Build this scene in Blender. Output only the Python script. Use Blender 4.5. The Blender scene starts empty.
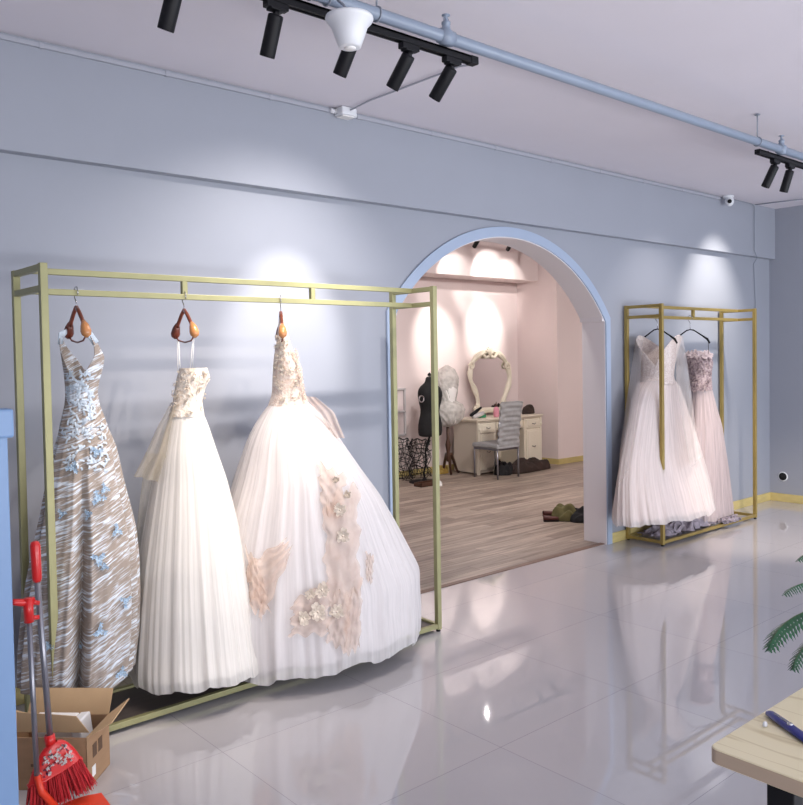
import bpy, bmesh, math, random
import numpy as np
from mathutils import Vector, Matrix
from mathutils.bvhtree import BVHTree
PI = math.pi
rnd = random.Random(7)
C = bpy.context.scene.collection
sc = bpy.context.scene

# ------------------------------------------------------------------ camera
FPX, CY, YAW, PITCH, ROLL, CAMH = 824.482, 383.2956, -0.713853, -0.031865, -0.016609, 1.59656
_F = Vector((math.sin(-YAW)*math.cos(PITCH), math.cos(YAW)*math.cos(PITCH), math.sin(PITCH)))
_R0 = Vector((math.cos(YAW), math.sin(YAW), 0)); _U0 = _R0.cross(_F)
_R = math.cos(ROLL)*_R0 + math.sin(ROLL)*_U0
_U = -math.sin(ROLL)*_R0 + math.cos(ROLL)*_U0
CAM = Vector((0, 0, CAMH))
cd = bpy.data.cameras.new('camera'); cam = bpy.data.objects.new('camera', cd); C.objects.link(cam)
cam.matrix_world = Matrix(((_R.x, _U.x, -_F.x, 0), (_R.y, _U.y, -_F.y, 0), (_R.z, _U.z, -_F.z, CAMH), (0, 0, 0, 1)))
cd.sensor_fit = 'HORIZONTAL'; cd.sensor_width = 36; cd.lens = 36*FPX/803
cd.shift_y = (CY-402.5)/803; cd.clip_start = .05; cd.clip_end = 100
sc.camera = cam

def ray(x, y): return _F + _R*((x-401.5)/FPX) + _U*((CY-y)/FPX)
def onY(x, y, Y):                      # the point seen at a pixel on a plane y = Y
    d = ray(x, y); t = Y/d.y; return CAM + d*t
def onZ(x, y, Z):
    d = ray(x, y); t = (Z-CAMH)/d.z; return CAM + d*t
def depth(P): return (Vector(P)-CAM).dot(_F)

# ------------------------------------------------------------------ materials
def srgb(r, g, b):
    f = lambda c: (c/255/12.92) if c/255 <= .04045 else ((c/255+.055)/1.055)**2.4
    return (f(r), f(g), f(b), 1)
def mat(name, col, rough=.5, metal=0, noise=0, scale=8, bump=0, coat=0, stretch=(1, 1, 1), col2=None, spec=.5, sheen=0):
    m = bpy.data.materials.new(name); m.use_nodes = True
    nt = m.node_tree; b = nt.nodes['Principled BSDF']; L = nt.links
    b.inputs['Base Color'].default_value = col; b.inputs['Roughness'].default_value = rough
    b.inputs['Metallic'].default_value = metal; b.inputs['Coat Weight'].default_value = coat
    b.inputs['Specular IOR Level'].default_value = spec
    b.inputs['Sheen Weight'].default_value = sheen
    tc = nt.nodes.new('ShaderNodeTexCoord'); mp = nt.nodes.new('ShaderNodeMapping')
    mp.inputs['Scale'].default_value = stretch
    L.new(tc.outputs['Object'], mp.inputs['Vector'])
    nz = nt.nodes.new('ShaderNodeTexNoise'); nz.inputs['Scale'].default_value = scale; nz.inputs['Detail'].default_value = 5
    L.new(mp.outputs[0], nz.inputs['Vector'])
    if noise or col2:
        r = nt.nodes.new('ShaderNodeValToRGB')
        c2 = col2 or tuple(max(0, c*(1-noise)) for c in col[:3])+(1,)
        r.color_ramp.elements[0].position = .35; r.color_ramp.elements[1].position = .65
        r.color_ramp.elements[0].color = c2; r.color_ramp.elements[1].color = col
        L.new(nz.outputs['Fac'], r.inputs[0]); L.new(r.outputs[0], b.inputs['Base Color'])
    if bump:
        bp = nt.nodes.new('ShaderNodeBump'); bp.inputs['Strength'].default_value = bump; bp.inputs['Distance'].default_value = .01
        L.new(nz.outputs['Fac'], bp.inputs['Height']); L.new(bp.outputs[0], b.inputs['Normal'])
    return m
def tulle(name, col, alpha=1.0, trans=.35, scale=45, var=.05, streak=True, col2=None):
    """net cloth: diffuse + translucent, partly see-through, faint vertical crinkle"""
    m = bpy.data.materials.new(name); m.use_nodes = True
    nt = m.node_tree; nt.nodes.clear(); L = nt.links; N = nt.nodes.new
    out = N('ShaderNodeOutputMaterial'); tc = N('ShaderNodeTexCoord'); mp = N('ShaderNodeMapping')
    mp.inputs['Scale'].default_value = (3, .06, 1) if streak else (1, 1, 1)
    L.new(tc.outputs['UV' if streak else 'Object'], mp.inputs['Vector'])
    nz = N('ShaderNodeTexNoise'); nz.inputs['Scale'].default_value = scale; nz.inputs['Detail'].default_value = 6
    L.new(mp.outputs[0], nz.inputs['Vector'])
    r = N('ShaderNodeValToRGB'); r.color_ramp.elements[0].position = .32; r.color_ramp.elements[1].position = .6
    r.color_ramp.elements[0].color = col2 or tuple(c*(1-var) for c in col[:3])+(1,); r.color_ramp.elements[1].color = col
    L.new(nz.outputs['Fac'], r.inputs[0])
    d = N('ShaderNodeBsdfDiffuse'); t = N('ShaderNodeBsdfTranslucent'); mx = N('ShaderNodeMixShader')
    L.new(r.outputs[0], d.inputs['Color']); L.new(r.outputs[0], t.inputs['Color'])
    bp = N('ShaderNodeBump'); bp.inputs['Strength'].default_value = .12; bp.inputs['Distance'].default_value = .01
    L.new(nz.outputs['Fac'], bp.inputs['Height']); L.new(bp.outputs[0], d.inputs['Normal'])
    mx.inputs[0].default_value = trans; L.new(d.outputs[0], mx.inputs[1]); L.new(t.outputs[0], mx.inputs[2])
    last = mx
    if alpha < 1:
        tr = N('ShaderNodeBsdfTransparent'); m2 = N('ShaderNodeMixShader')
        mt = N('ShaderNodeMath'); mt.operation = 'MULTIPLY_ADD'
        mt.inputs[1].default_value = .5; mt.inputs[2].default_value = alpha-.25
        L.new(nz.outputs['Fac'], mt.inputs[0]); L.new(mt.outputs[0], m2.inputs[0])
        L.new(tr.outputs[0], m2.inputs[1]); L.new(mx.outputs[0], m2.inputs[2]); last = m2
    L.new(last.outputs[0], out.inputs[0])
    return m
def emit(name, col, s):
    m = bpy.data.materials.new(name); m.use_nodes = True
    b = m.node_tree.nodes['Principled BSDF']; b.inputs['Base Color'].default_value = col
    b.inputs['Emission Color'].default_value = col; b.inputs['Emission Strength'].default_value = s
    return m

M = {}
M['wall'] = mat('wall_paint', srgb(157, 161, 172), .6, noise=.015, scale=3)
M['ceil'] = mat('ceiling_paint', srgb(222, 217, 224), .8, noise=.02, scale=2)
M['pink'] = mat('fitting_room_paint', srgb(232, 218, 217), .7, noise=.02, scale=2)
M['trim'] = mat('arch_trim_paint', srgb(166, 181, 204), .4)
M['reveal'] = mat('arch_reveal_paint', srgb(236, 230, 232), .5)
M['base'] = mat('yellow_skirting', srgb(208, 190, 128), .4, noise=.15, scale=6, stretch=(1, 1, 4))
M['greenmetal'] = mat('pale_gold_metal', srgb(154, 151, 110), .42, .3, noise=.08, scale=12)
M['gold'] = mat('brushed_gold_metal', srgb(170, 148, 86), .38, .4, noise=.1, scale=12)
M['black'] = mat('black_paint', (.006, .006, .008, 1), .5, spec=.25)
M['blackmatte'] = mat('black_fabric', (.012, .012, .014, 1), .9, noise=.3, scale=30)
M['lens'] = emit('lamp_lens', (1, .9, .78, 1), 14)
M['pipe'] = mat('grey_blue_pipe', srgb(138, 150, 168), .35, noise=.06, scale=6)
M['white'] = mat('white_plastic', srgb(226, 228, 232), .4)
M['whitewarm'] = mat('white_card', srgb(236, 234, 232), .6, noise=.03)
M['steel'] = mat('steel', (.5, .5, .52, 1), .25, 1)
M['darksteel'] = mat('dark_steel', (.12, .11, .11, 1), .4, .8)
M['wood_hanger'] = mat('red_brown_hanger_wood', srgb(126, 58, 36), .35, noise=.4, scale=14, coat=.4)
M['wood_knob'] = mat('hanger_wood_lit', srgb(206, 140, 84), .25, noise=.2, scale=14, coat=.6)
M['board'] = mat('dark_base_board', srgb(84, 76, 74), .45, noise=.2, scale=4, stretch=(1, 12, 1))
M['cardboard'] = mat('cardboard', srgb(164, 130, 98), .8, noise=.1, scale=9, stretch=(1, 1, 5))
M['cardboard_in'] = mat('cardboard_inside', srgb(186, 156, 120), .8, noise=.08, scale=9)
M['ink'] = mat('printed_ink', srgb(98, 74, 56), .8)
M['red'] = mat('red_plastic', srgb(206, 30, 30), .35, coat=.3)
M['bristle'] = mat('red_bristles', srgb(212, 38, 48), .6, noise=.4, scale=60, stretch=(1, 1, .1))
M['orange'] = mat('orange_red_plastic', srgb(222, 62, 36), .35)
M['tubemetal'] = mat('grey_steel_tube', srgb(140, 140, 148), .3, .7)
M['blue_panel'] = mat('pale_blue_panel', srgb(122, 152, 192), .4)
M['desk'] = mat('cream_lacquer', srgb(226, 216, 198), .4, noise=.03)
M['deskhi'] = mat('cream_lacquer_relief', srgb(232, 224, 206), .35, bump=.4, scale=60)
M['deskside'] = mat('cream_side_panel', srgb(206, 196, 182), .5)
M['greycloth'] = mat('grey_chair_cover', srgb(168, 169, 172), .8, noise=.15, scale=14, bump=.5)
M['plasticbag'] = tulle('clear_plastic_bag', srgb(232, 230, 226), .62, .3, 16, .2, False)
M['stand'] = mat('dark_brown_wood', srgb(84, 56, 42), .4, noise=.3)
M['darkcloth'] = mat('dark_brown_cloth', srgb(58, 42, 36), .75, noise=.5, scale=10, bump=.6)
M['olive'] = mat('olive_cloth', srgb(112, 106, 66), .8, noise=.3, scale=12, bump=.6)
M['maroon'] = mat('maroon_leather', srgb(92, 44, 38), .45, noise=.3)
M['green'] = mat('green_cloth', srgb(30, 140, 92), .6, noise=.2)
M['pinkb'] = mat('pink_plastic', srgb(224, 150, 170), .35)
M['leaf'] = mat('fern_leaf', srgb(34, 92, 58), .45, noise=.4, scale=30)
M['stem'] = mat('fern_stem', srgb(70, 84, 50), .5)
M['soil'] = mat('soil', srgb(52, 38, 30), .9, noise=.5, scale=30)
M['pot'] = mat('white_glazed_pot', srgb(224, 224, 222), .25)
M['blue'] = mat('dark_blue_plastic', srgb(26, 34, 120), .3, coat=.4)
M['yellow'] = mat('yellow_cloth', srgb(208, 176, 92), .7, noise=.2)
M['mirror'] = mat('mirror_glass', (.86, .84, .84, 1), .03, 1)
M['grille'] = mat('light_grey_frame', srgb(206, 202, 204), .5)
M['thresh'] = mat('threshold_wood', srgb(132, 104, 90), .45, noise=.2, scale=10)
M['cable'] = mat('grey_cable', srgb(140, 146, 158), .6)
M['conduit'] = mat('white_conduit', srgb(168, 170, 180), .5)

# glossy floor tiles
def tiles():
    m = mat('polished_tile', srgb(186, 183, 186), .02, coat=.0, spec=1.0)
    nt = m.node_tree; L = nt.links; b = nt.nodes['Principled BSDF']
    tc = nt.nodes.new('ShaderNodeTexCoord'); mp = nt.nodes.new('ShaderNodeMapping')
    mp.inputs['Location'].default_value = (-1.598+.8575*4, -2.255+.74*8, 0)
    L.new(tc.outputs['Object'], mp.inputs['Vector'])
    br = nt.nodes.new('ShaderNodeTexBrick'); br.offset = 0; br.squash = 1
    br.inputs['Scale'].default_value = 1; br.inputs['Brick Width'].default_value = .8575; br.inputs['Row Height'].default_value = .74
    br.inputs['Mortar Size'].default_value = .0011; br.inputs['Mortar Smooth'].default_value = .3
    br.inputs['Color1'].default_value = srgb(190, 186, 188); br.inputs['Color2'].default_value = srgb(186, 183, 186)
    br.inputs['Mortar'].default_value = srgb(138, 136, 142)
    L.new(mp.outputs[0], br.inputs['Vector']); L.new(br.outputs['Color'], b.inputs['Base Color'])
    b.inputs['IOR'].default_value = 1.6
    bp = nt.nodes.new('ShaderNodeBump'); bp.inputs['Strength'].default_value = .006; bp.inputs['Distance'].default_value = .05
    nz = nt.nodes.new('ShaderNodeTexNoise'); nz.inputs['Scale'].default_value = 1.6
    L.new(tc.outputs['Object'], nz.inputs['Vector']); L.new(nz.outputs['Fac'], bp.inputs['Height']); L.new(bp.outputs[0], b.inputs['Normal'])
    return m
def planks():
    m = mat('grey_wood_planks', srgb(170, 150, 140), .42)
    nt = m.node_tree; L = nt.links; b = nt.nodes['Principled BSDF']
    tc = nt.nodes.new('ShaderNodeTexCoord')
    br = nt.nodes.new('ShaderNodeTexBrick'); br.offset = .37; br.inputs['Scale'].default_value = 1
    br.inputs['Brick Width'].default_value = 1.22; br.inputs['Row Height'].default_value = .125
    br.inputs['Mortar Size'].default_value = .0016
    br.inputs['Color1'].default_value = srgb(180, 166, 153); br.inputs['Color2'].default_value = srgb(140, 126, 116)
    br.inputs['Mortar'].default_value = srgb(84, 70, 66)
    L.new(tc.outputs['Object'], br.inputs['Vector'])
    mp = nt.nodes.new('ShaderNodeMapping'); mp.inputs['Scale'].default_value = (1.2, 16, 1)
    L.new(tc.outputs['Object'], mp.inputs['Vector'])
    nz = nt.nodes.new('ShaderNodeTexNoise'); nz.inputs['Scale'].default_value = 1.6; nz.inputs['Detail'].default_value = 7
    L.new(mp.outputs[0], nz.inputs['Vector'])
    r = nt.nodes.new('ShaderNodeValToRGB'); r.color_ramp.elements[0].position = .3; r.color_ramp.elements[1].position = .7
    r.color_ramp.elements[0].color = (.55, .53, .52, 1); r.color_ramp.elements[1].color = (1.25, 1.22, 1.2, 1)
    L.new(nz.outputs['Fac'], r.inputs[0])
    mx = nt.nodes.new('ShaderNodeMix'); mx.data_type = 'RGBA'; mx.blend_type = 'MULTIPLY'; mx.inputs[0].default_value = 1
    L.new(br.outputs['Color'], mx.inputs[6]); L.new(r.outputs[0], mx.inputs[7]); L.new(mx.outputs[2], b.inputs['Base Color'])
    return m
def tablewood():
    m = mat('pale_ash_tabletop', srgb(222, 206, 170), .35)
    nt = m.node_tree; L = nt.links; b = nt.nodes['Principled BSDF']
    tc = nt.nodes.new('ShaderNodeTexCoord'); mp = nt.nodes.new('ShaderNodeMapping'); mp.inputs['Scale'].default_value = (9, 1.1, 4)
    mp.inputs['Rotation'].default_value = (0, 0, .0)
    L.new(tc.outputs['Object'], mp.inputs['Vector'])
    nz = nt.nodes.new('ShaderNodeTexNoise'); nz.inputs['Scale'].default_value = 1.3; nz.inputs['Detail'].default_value = 2; nz.inputs['Distortion'].default_value = .6
    L.new(mp.outputs[0], nz.inputs['Vector'])
    w = nt.nodes.new('ShaderNodeMath'); w.operation = 'MULTIPLY'; w.inputs[1].default_value = 8
    L.new(nz.outputs['Fac'], w.inputs[0]); fr = nt.nodes.new('ShaderNodeMath'); fr.operation = 'PINGPONG'; fr.inputs[1].default_value = 1
    L.new(w.outputs[0], fr.inputs[0])
    r = nt.nodes.new('ShaderNodeValToRGB')
    r.color_ramp.elements[0].color = srgb(212, 196, 154); r.color_ramp.elements[1].color = srgb(236, 224, 188)
    r.color_ramp.elements[0].position = .0; r.color_ramp.elements[1].position = .3
    L.new(fr.outputs[0], r.inputs[0]); L.new(r.outputs[0], b.inputs['Base Color'])
    return m
def ribbonfab():
    """taupe cloth with slanting silvery-blue gathered ribbon streaks"""
    m = bpy.data.materials.new('ribbon_streaked_taupe'); m.use_nodes = True
    nt = m.node_tree; L = nt.links; N = nt.nodes.new; b = nt.nodes['Principled BSDF']
    tc = N('ShaderNodeTexCoord'); mp = N('ShaderNodeMapping')
    mr = N('ShaderNodeMapping'); mr.inputs['Rotation'].default_value = (0, math.radians(24), 0); mp.inputs['Scale'].default_value = (13, 6, 125)
    L.new(tc.outputs['Object'], mr.inputs['Vector']); L.new(mr.outputs[0], mp.inputs['Vector'])
    nz = N('ShaderNodeTexNoise'); nz.inputs['Scale'].default_value = 1.0; nz.inputs['Detail'].default_value = 3; nz.inputs['Distortion'].default_value = .5
    L.new(mp.outputs[0], nz.inputs['Vector'])
    big = N('ShaderNodeTexNoise'); big.inputs['Scale'].default_value = 11; L.new(tc.outputs['Object'], big.inputs['Vector'])
    ad = N('ShaderNodeMath'); ad.operation = 'MULTIPLY_ADD'; ad.inputs[1].default_value = .35
    L.new(big.outputs['Fac'], ad.inputs[0]); L.new(nz.outputs['Fac'], ad.inputs[2])
    r = N('ShaderNodeValToRGB'); e = r.color_ramp.elements
    e[0].position = .64; e[0].color = srgb(150, 138, 128); e[1].position = .79; e[1].color = srgb(198, 208, 220)
    x = r.color_ramp.elements.new(.71); x.color = srgb(172, 164, 160)
    x = r.color_ramp.elements.new(.88); x.color = srgb(226, 233, 241)
    L.new(ad.outputs[0], r.inputs[0]); L.new(r.outputs[0], b.inputs['Base Color'])
    rr = N('ShaderNodeMapRange'); rr.inputs[1].default_value = .65; rr.inputs[2].default_value = .85; rr.inputs[3].default_value = .75; rr.inputs[4].default_value = .3
    L.new(ad.outputs[0], rr.inputs[0]); L.new(rr.outputs[0], b.inputs['Roughness'])
    bp = N('ShaderNodeBump'); bp.inputs['Strength'].default_value = .6; bp.inputs['Distance'].default_value = .01
    L.new(nz.outputs['Fac'], bp.inputs['Height']); L.new(bp.outputs[0], b.inputs['Normal'])
    return m
M['tile'] = tiles(); M['planks'] = planks(); M['tabletop'] = tablewood(); M['ribbon'] = ribbonfab()
M['silver'] = mat('silver_blue_ribbon', srgb(206, 220, 234), .35, noise=.25, scale=40, bump=.4)
M['flower'] = mat('pale_blue_flower', srgb(186, 210, 232), .6, noise=.2, scale=60)
M['ivory'] = tulle('ivory_tulle', srgb(242, 239, 235), .8, .3)
M['ivorylining'] = mat('ivory_satin_lining', srgb(242, 239, 235), .55, noise=.03, sheen=.2)
M['ivorysheer'] = tulle('ivory_sheer', srgb(236, 226, 206), .5, .4)
M['lace'] = mat('ivory_lace', srgb(240, 234, 226), .6, col2=srgb(222, 206, 188), scale=70, bump=.9)
M['white_tulle'] = tulle('white_tulle', srgb(240, 236, 236), .8, .3)
M['whitelining'] = mat('white_satin_lining', srgb(238, 234, 234), .5, noise=.03)
M['whitesheer'] = tulle('white_sheer', srgb(238, 230, 226), .42, .4)
M['nude'] = mat('nude_lace_bodice', srgb(234, 224, 216), .6, col2=srgb(214, 192, 178), scale=80, bump=.9)
M['peach'] = tulle('peach_organza', srgb(240, 222, 210), .55, .3, 9, .1, False, srgb(234, 206, 188))
M['peachflower'] = mat('cream_embroidered_flower', srgb(240, 226, 210), .6, noise=.12, scale=50, bump=.5)
M['blush_tulle'] = tulle('blush_white_tulle', srgb(240, 232, 230), .72, .3)
M['blushlining'] = mat('blush_lining', srgb(236, 222, 218), .6, noise=.03)
M['blushlace'] = mat('blush_lace', srgb(234, 224, 220), .6, col2=srgb(210, 194, 188), scale=90, bump=.8)
M['mauve'] = tulle('mauve_tulle', srgb(216, 202, 202), .85, .25, 60, .15)
M['mauvelining'] = mat('mauve_lining', srgb(212, 194, 194), .6)
M['mauvelace'] = mat('mauve_lace', srgb(206, 186, 184), .6, col2=srgb(140, 118, 124), scale=60, bump=.9)
M['mauvetrain'] = tulle('lavender_grey_organza', srgb(190, 180, 192), .9, .2, 24, .3, False)

# ------------------------------------------------------------------ mesh tools
class MB:
    def __init__(s): s.v = []; s.f = []; s.sm = []; s.uv = {}
    def add(s, v, f, smooth=False):
        o = len(s.v); s.v += [tuple(p) for p in v]; s.f += [tuple(i+o for i in q) for q in f]; s.sm += [smooth]*len(f)
    def box(s, lo, hi, mtx=None):
        (a, b, c), (d, e, g) = lo, hi
        v = [Vector(p) for p in ((a,b,c),(d,b,c),(d,e,c),(a,e,c),(a,b,g),(d,b,g),(d,e,g),(a,e,g))]
        if mtx: v = [mtx @ p for p in v]
        s.add(v, [(0,3,2,1),(4,5,6,7),(0,1,5,4),(1,2,6,5),(2,3,7,6),(3,0,4,7)])
        return s
    def tube(s, pts, r, n=12, closed=False, cap=True, flat=1.0, up=None):
        pts = [Vector(p) for p in pts]; m = len(pts); rs = r if isinstance(r, (list, tuple)) else [r]*m
        v = []; ref = Vector(up) if up else Vector((0, 0, 1))
        nrm = None
        for i in range(m):
            a = pts[i-1] if (i > 0 or closed) else pts[i]; b = pts[(i+1) % m] if (i < m-1 or closed) else pts[i]
            t = (b-a).normalized()
            if nrm is None:
                if abs(t.dot(ref)) > .95 and not up: ref = Vector((1, 0, 0))
                nrm = (ref - t*ref.dot(t)).normalized()
            else: nrm = (nrm - t*nrm.dot(t)).normalized()
            bi = t.cross(nrm)
            for k in range(n):
                w = 2*PI*k/n; v.append(pts[i] + nrm*(math.cos(w)*rs[i]) + bi*(math.sin(w)*rs[i]*flat))
        f = []
        for i in range(m if closed else m-1):
            j = (i+1) % m
            for k in range(n): f.append((i*n+k, i*n+(k+1) % n, j*n+(k+1) % n, j*n+k))
        if cap and not closed: f.append(tuple(range(n))[::-1]); f.append(tuple((m-1)*n+k for k in range(n)))
        s.add(v, f, True); return s
    def lathe(s, prof, c=(0, 0, 0), n=24, mtx=None, sx=1, sy=1):
        v = []; f = []
        for r, z in prof:
            for k in range(n):
                w = 2*PI*k/n; p = Vector((r*math.cos(w)*sx, r*math.sin(w)*sy, z))
                v.append((mtx @ p if mtx else p) + Vector(c))
        for i in range(len(prof)-1):
            for k in range(n): f.append((i*n+k, i*n+(k+1) % n, (i+1)*n+(k+1) % n, (i+1)*n+k))
        f.append(tuple(range(n))[::-1]); f.append(tuple((len(prof)-1)*n+k for k in range(n)))
        s.add(v, f, True); return s
    def grid(s, fn, nu, nv, closed=False):
        v = [fn(i/(nu if closed else nu-1), j/(nv-1)) for j in range(nv) for i in range(nu)]; f = []; o_ = len(s.v)
        for j in range(nv):
            for i in range(nu): s.uv[o_+j*nu+i] = (i/(nu if closed else nu-1), j/(nv-1))
        for j in range(nv-1):
            for i in range(nu if closed else nu-1):
                a = j*nu+i; b = j*nu+(i+1) % nu; f.append((a, b, b+nu, a+nu))
        s.add(v, f, True); return s
    def build(s, name, m, parent=None, bevel=0, solid=0, origin=None, subsurf=0):
        me = bpy.data.meshes.new(name)
        if parent is not None: o0 = parent_world(parent)
        elif origin is not None: o0 = Vector(origin)
        else:
            xs = [p[0] for p in s.v]; ys = [p[1] for p in s.v]; zs = [p[2] for p in s.v]
            o0 = Vector(((min(xs)+max(xs))/2, (min(ys)+max(ys))/2, min(zs)))
        me.from_pydata([tuple(Vector(p)-o0) for p in s.v], [], s.f); me.update()
        me.polygons.foreach_set('use_smooth', s.sm)
        me.materials.append(m)
        if s.uv:
            ul = me.uv_layers.new(name='UVMap'); uvs = np.zeros(len(me.loops)*2, 'f')
            for p in me.polygons:
                us = [s.uv.get(me.loops[li].vertex_index, (0, 0)) for li in p.loop_indices]; wrap = max(q[0] for q in us)-min(q[0] for q in us) > .5
                for li, q in zip(p.loop_indices, us): uvs[2*li] = q[0]+(1 if wrap and q[0] < .5 else 0); uvs[2*li+1] = q[1]
            ul.data.foreach_set('uv', uvs)
        o = bpy.data.objects.new(name, me); C.objects.link(o)
        if parent is not None: o.parent = parent
        else: o.location = o0
        if bevel:
            b = o.modifiers.new('bevel', 'BEVEL'); b.width = bevel; b.segments = 2; b.limit_method = 'ANGLE'; b.angle_limit = math.radians(50)
        if solid:
            b = o.modifiers.new('solid', 'SOLIDIFY'); b.thickness = solid; b.offset = 0
        if subsurf:
            b = o.modifiers.new('sub', 'SUBSURF'); b.levels = b.render_levels = subsurf
        return o
def parent_world(o):
    p = Vector((0, 0, 0))
    while o is not None: p += o.location; o = o.parent
    return p
def tag(o, label=None, cat=None, group=None, kind=None):
    if label: o['label'] = label
    if cat: o['category'] = cat
    if group: o['group'] = group
    if kind: o['kind'] = kind
    return o
def thing(name, loc, label, cat, group=None):
    o = bpy.data.objects.new(name, None); o.empty_display_size = .1; C.objects.link(o); o.location = loc
    return tag(o, label, cat, group)
def struct(name, mb, m, **k):
    o = mb.build(name, m, **k); o['kind'] = 'structure'; return o
def copy_tree(o, parent=None):
    c = o.copy(); C.objects.link(c); c.parent = parent
    for ch in list(o.children): copy_tree(ch, c)
    return c
def polyprism(pts, y0, y1):
    """outline in x,z extruded along y"""
    n = len(pts); v = [(x, y0, z) for x, z in pts]+[(x, y1, z) for x, z in pts]
    f = [tuple(range(n)), tuple(range(2*n-1, n-1, -1))]+[(i, (i+1) % n, (i+1) % n+n, i+n)[::-1] for i in range(n)]
    return v, f

# ------------------------------------------------------------------ the room
YW, YB, ZB, ZC, XR = 4.0755, 4.011, 2.564, 3.09, 8.728
XL, YF = -1.6, -3.0
WT = .215                                            # wall thickness
ACX, AHW, AR, ASP = 4.62, 1.16, 1.405, 1.885         # arch opening
acz = 2.535-1.47
def arcpts(hw, R, n=40):
    a = math.asin(hw/R); return [(ACX+R*math.sin(-a+2*a*i/n), acz+R*math.cos(-a+2*a*i/n)) for i in range(n+1)]
inner = arcpts(AHW, AR); outer = arcpts(1.215, 1.47)
def wall_with_arch():
    """back wall slab with the arched opening cut through"""
    mb = MB()
    top = 3.3
    mb.box((XL, YW, 0), (inner[0][0], YW+WT, top)); mb.box((inner[-1][0], YW, 0), (11.5, YW+WT, top))
    for i in range(len(inner)-1):
        (x0, z0), (x1, z1) = inner[i], inner[i+1]
        v = [(x0, YW, z0), (x1, YW, z1), (x1, YW, top), (x0, YW, top), (x0, YW+WT, z0), (x1, YW+WT, z1), (x1, YW+WT, top), (x0, YW+WT, top)]
        mb.add(v, [(0, 1, 2, 3), (7, 6, 5, 4)])
    return mb
struct('wall_back', wall_with_arch(), M['wall'], origin=(0, YW, 0))
# arch lining: soffit, jambs in a warmer white, small capitals
mb = MB(); th = .012
path = [(inner[0][0], 0)]+inner+[(inner[-1][0], 0)]
def off(path, d):
    o = []
    for i, (x, z) in enumerate(path):
        if i in (0, len(path)-1): o.append((x+(d if i == 0 else -d), z)); continue
        ax, az = path[i-1]; bx, bz = path[i+1]; tx, tz = bx-ax, bz-az; l = math.hypot(tx, tz); o.append((x+tz/l*d, z-tx/l*d))
    return o
p2 = off(path, th)
n = len(path)
v = [(x, YW-.004, z) for x, z in path]+[(x, YW+WT+.01, z) for x, z in path]+[(x, YW-.004, z) for x, z in p2]+[(x, YW+WT+.01, z) for x, z in p2]
f = []
for i in range(n-1): f += [(2*n+i, 2*n+i+1, 3*n+i+1, 3*n+i), (i, i+1, 2*n+i+1, 2*n+i), (n+i, 3*n+i, 3*n+i+1, n+i+1)]
mb.add(v, f)
struct('trim_2', mb, M['reveal'])
mb = MB()
for sx in (-1, 1):
    x0 = ACX+sx*(AHW-.012); mb.box((min(x0, x0-sx*.03), YW-.002, 1.865), (max(x0, x0-sx*.03), YW+WT+.012, 1.935))
struct('trim_3', mb, M['reveal'], bevel=.004)
# flat band round the arch on the shop side
mb = MB(); po = [(outer[0][0], 0)]+outer+[(outer[-1][0], 0)]; pi_ = [(inner[0][0]+.006, 0)]+off(inner, .006)+[(inner[-1][0]-.006, 0)]
pi_[1] = (pi_[0][0], pi_[1][1]); pi_[-2] = (pi_[-1][0], pi_[-2][1])
y0, y1 = YW-.016, YW
v = [(x, y0, z) for x, z in po]+[(x, y0, z) for x, z in pi_]+[(x, y1, z) for x, z in po]+[(x, y1, z) for x, z in pi_]
f = []
for i in range(n-1): f += [(i, i+1, n+i+1, n+i), (2*n+i, 2*n+i+1, i+1, i), (n+i, n+i+1, 3*n+i+1, 3*n+i)]
mb.add(v, f); struct('trim_1', mb, M['trim'])
struct('trim_4', MB().box((XL, YB, ZB), (XR, YW+.01, ZC+.02)), M['wall'], bevel=.004)      # shallow beam over the wall
struct('floor', MB().box((XL, YF, -.1), (XR+.1, YW+.03, 0)), M['tile'], origin=(0, 0, 0))
struct('floor_planks', MB().box((2.5, YW+.03, -.1), (12, 8.5, .001)), M['planks'], origin=(0, 0, 0))
struct('trim_5', MB().box((inner[0][0]+.01, YW+.015, 0), (inner[-1][0]-.01, YW+.06, .006)), M['thresh'], bevel=.002)
struct('ceiling', MB().box((XL, YF, ZC), (XR+.1, YW+.05, ZC+.12)), M['ceil'])
struct('wall_right', MB().box((XR, YF, 0), (XR+.12, YW, ZC)), M['wall'])
struct('wall_left', MB().box((XL-.12, YF, 0), (XL, YW, ZC)), M['wall'])
struct('baseboard_back', MB().box((outer[-1][0], YW-.014, 0), (XR, YW, .085)), M['base'], bevel=.003)
struct('baseboard_left', MB().box((XL, YW-.014, 0), (outer[0][0], YW, .085)), M['base'], bevel=.003)
struct('baseboard_right', MB().box((XR-.014, YF, 0), (XR, YW-.014, .085)), M['base'], bevel=.003)
# fitting room beyond the arch
ZC2 = 3.2
mb = MB(); a_ = [(x, z) for x, z in off(inner, -.0)]
for i in range(len(inner)-1):
    (xa, za), (xb, zb) = inner[i], inner[i+1]; Yb_ = YW+WT+.006
    mb.add([(xa, Yb_, za), (xb, Yb_, zb), (xb, Yb_, ZC2), (xa, Yb_, ZC2)], [(3, 2, 1, 0)])
mb.box((2.5, YW+WT, 0), (inner[0][0], YW+WT+.006, ZC2)); mb.box((inner[-1][0], YW+WT, 0), (12, YW+WT+.006, ZC2))
struct('wall_inner', mb, M['pink'])
struct('wall_far_right', MB().box((12, YW+WT, 0), (12.1, 8.4, ZC2)), M['pink'])
struct('wall_far', MB().box((2.5, 8.28, 0), (9.51, 8.4, ZC2)), M['pink'])
struct('wall_column', MB().box((9.51, 7.53, 0), (12, 8.4, ZC2)), M['pink'])
struct('wall_far_left', MB().box((2.4, YW+WT, 0), (2.5, 8.4, ZC2)), M['pink'])
struct('ceiling_far', MB().box((2.4, YW+WT, ZC2), (12, 8.4, ZC2+.1)), M['ceil'])
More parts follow.
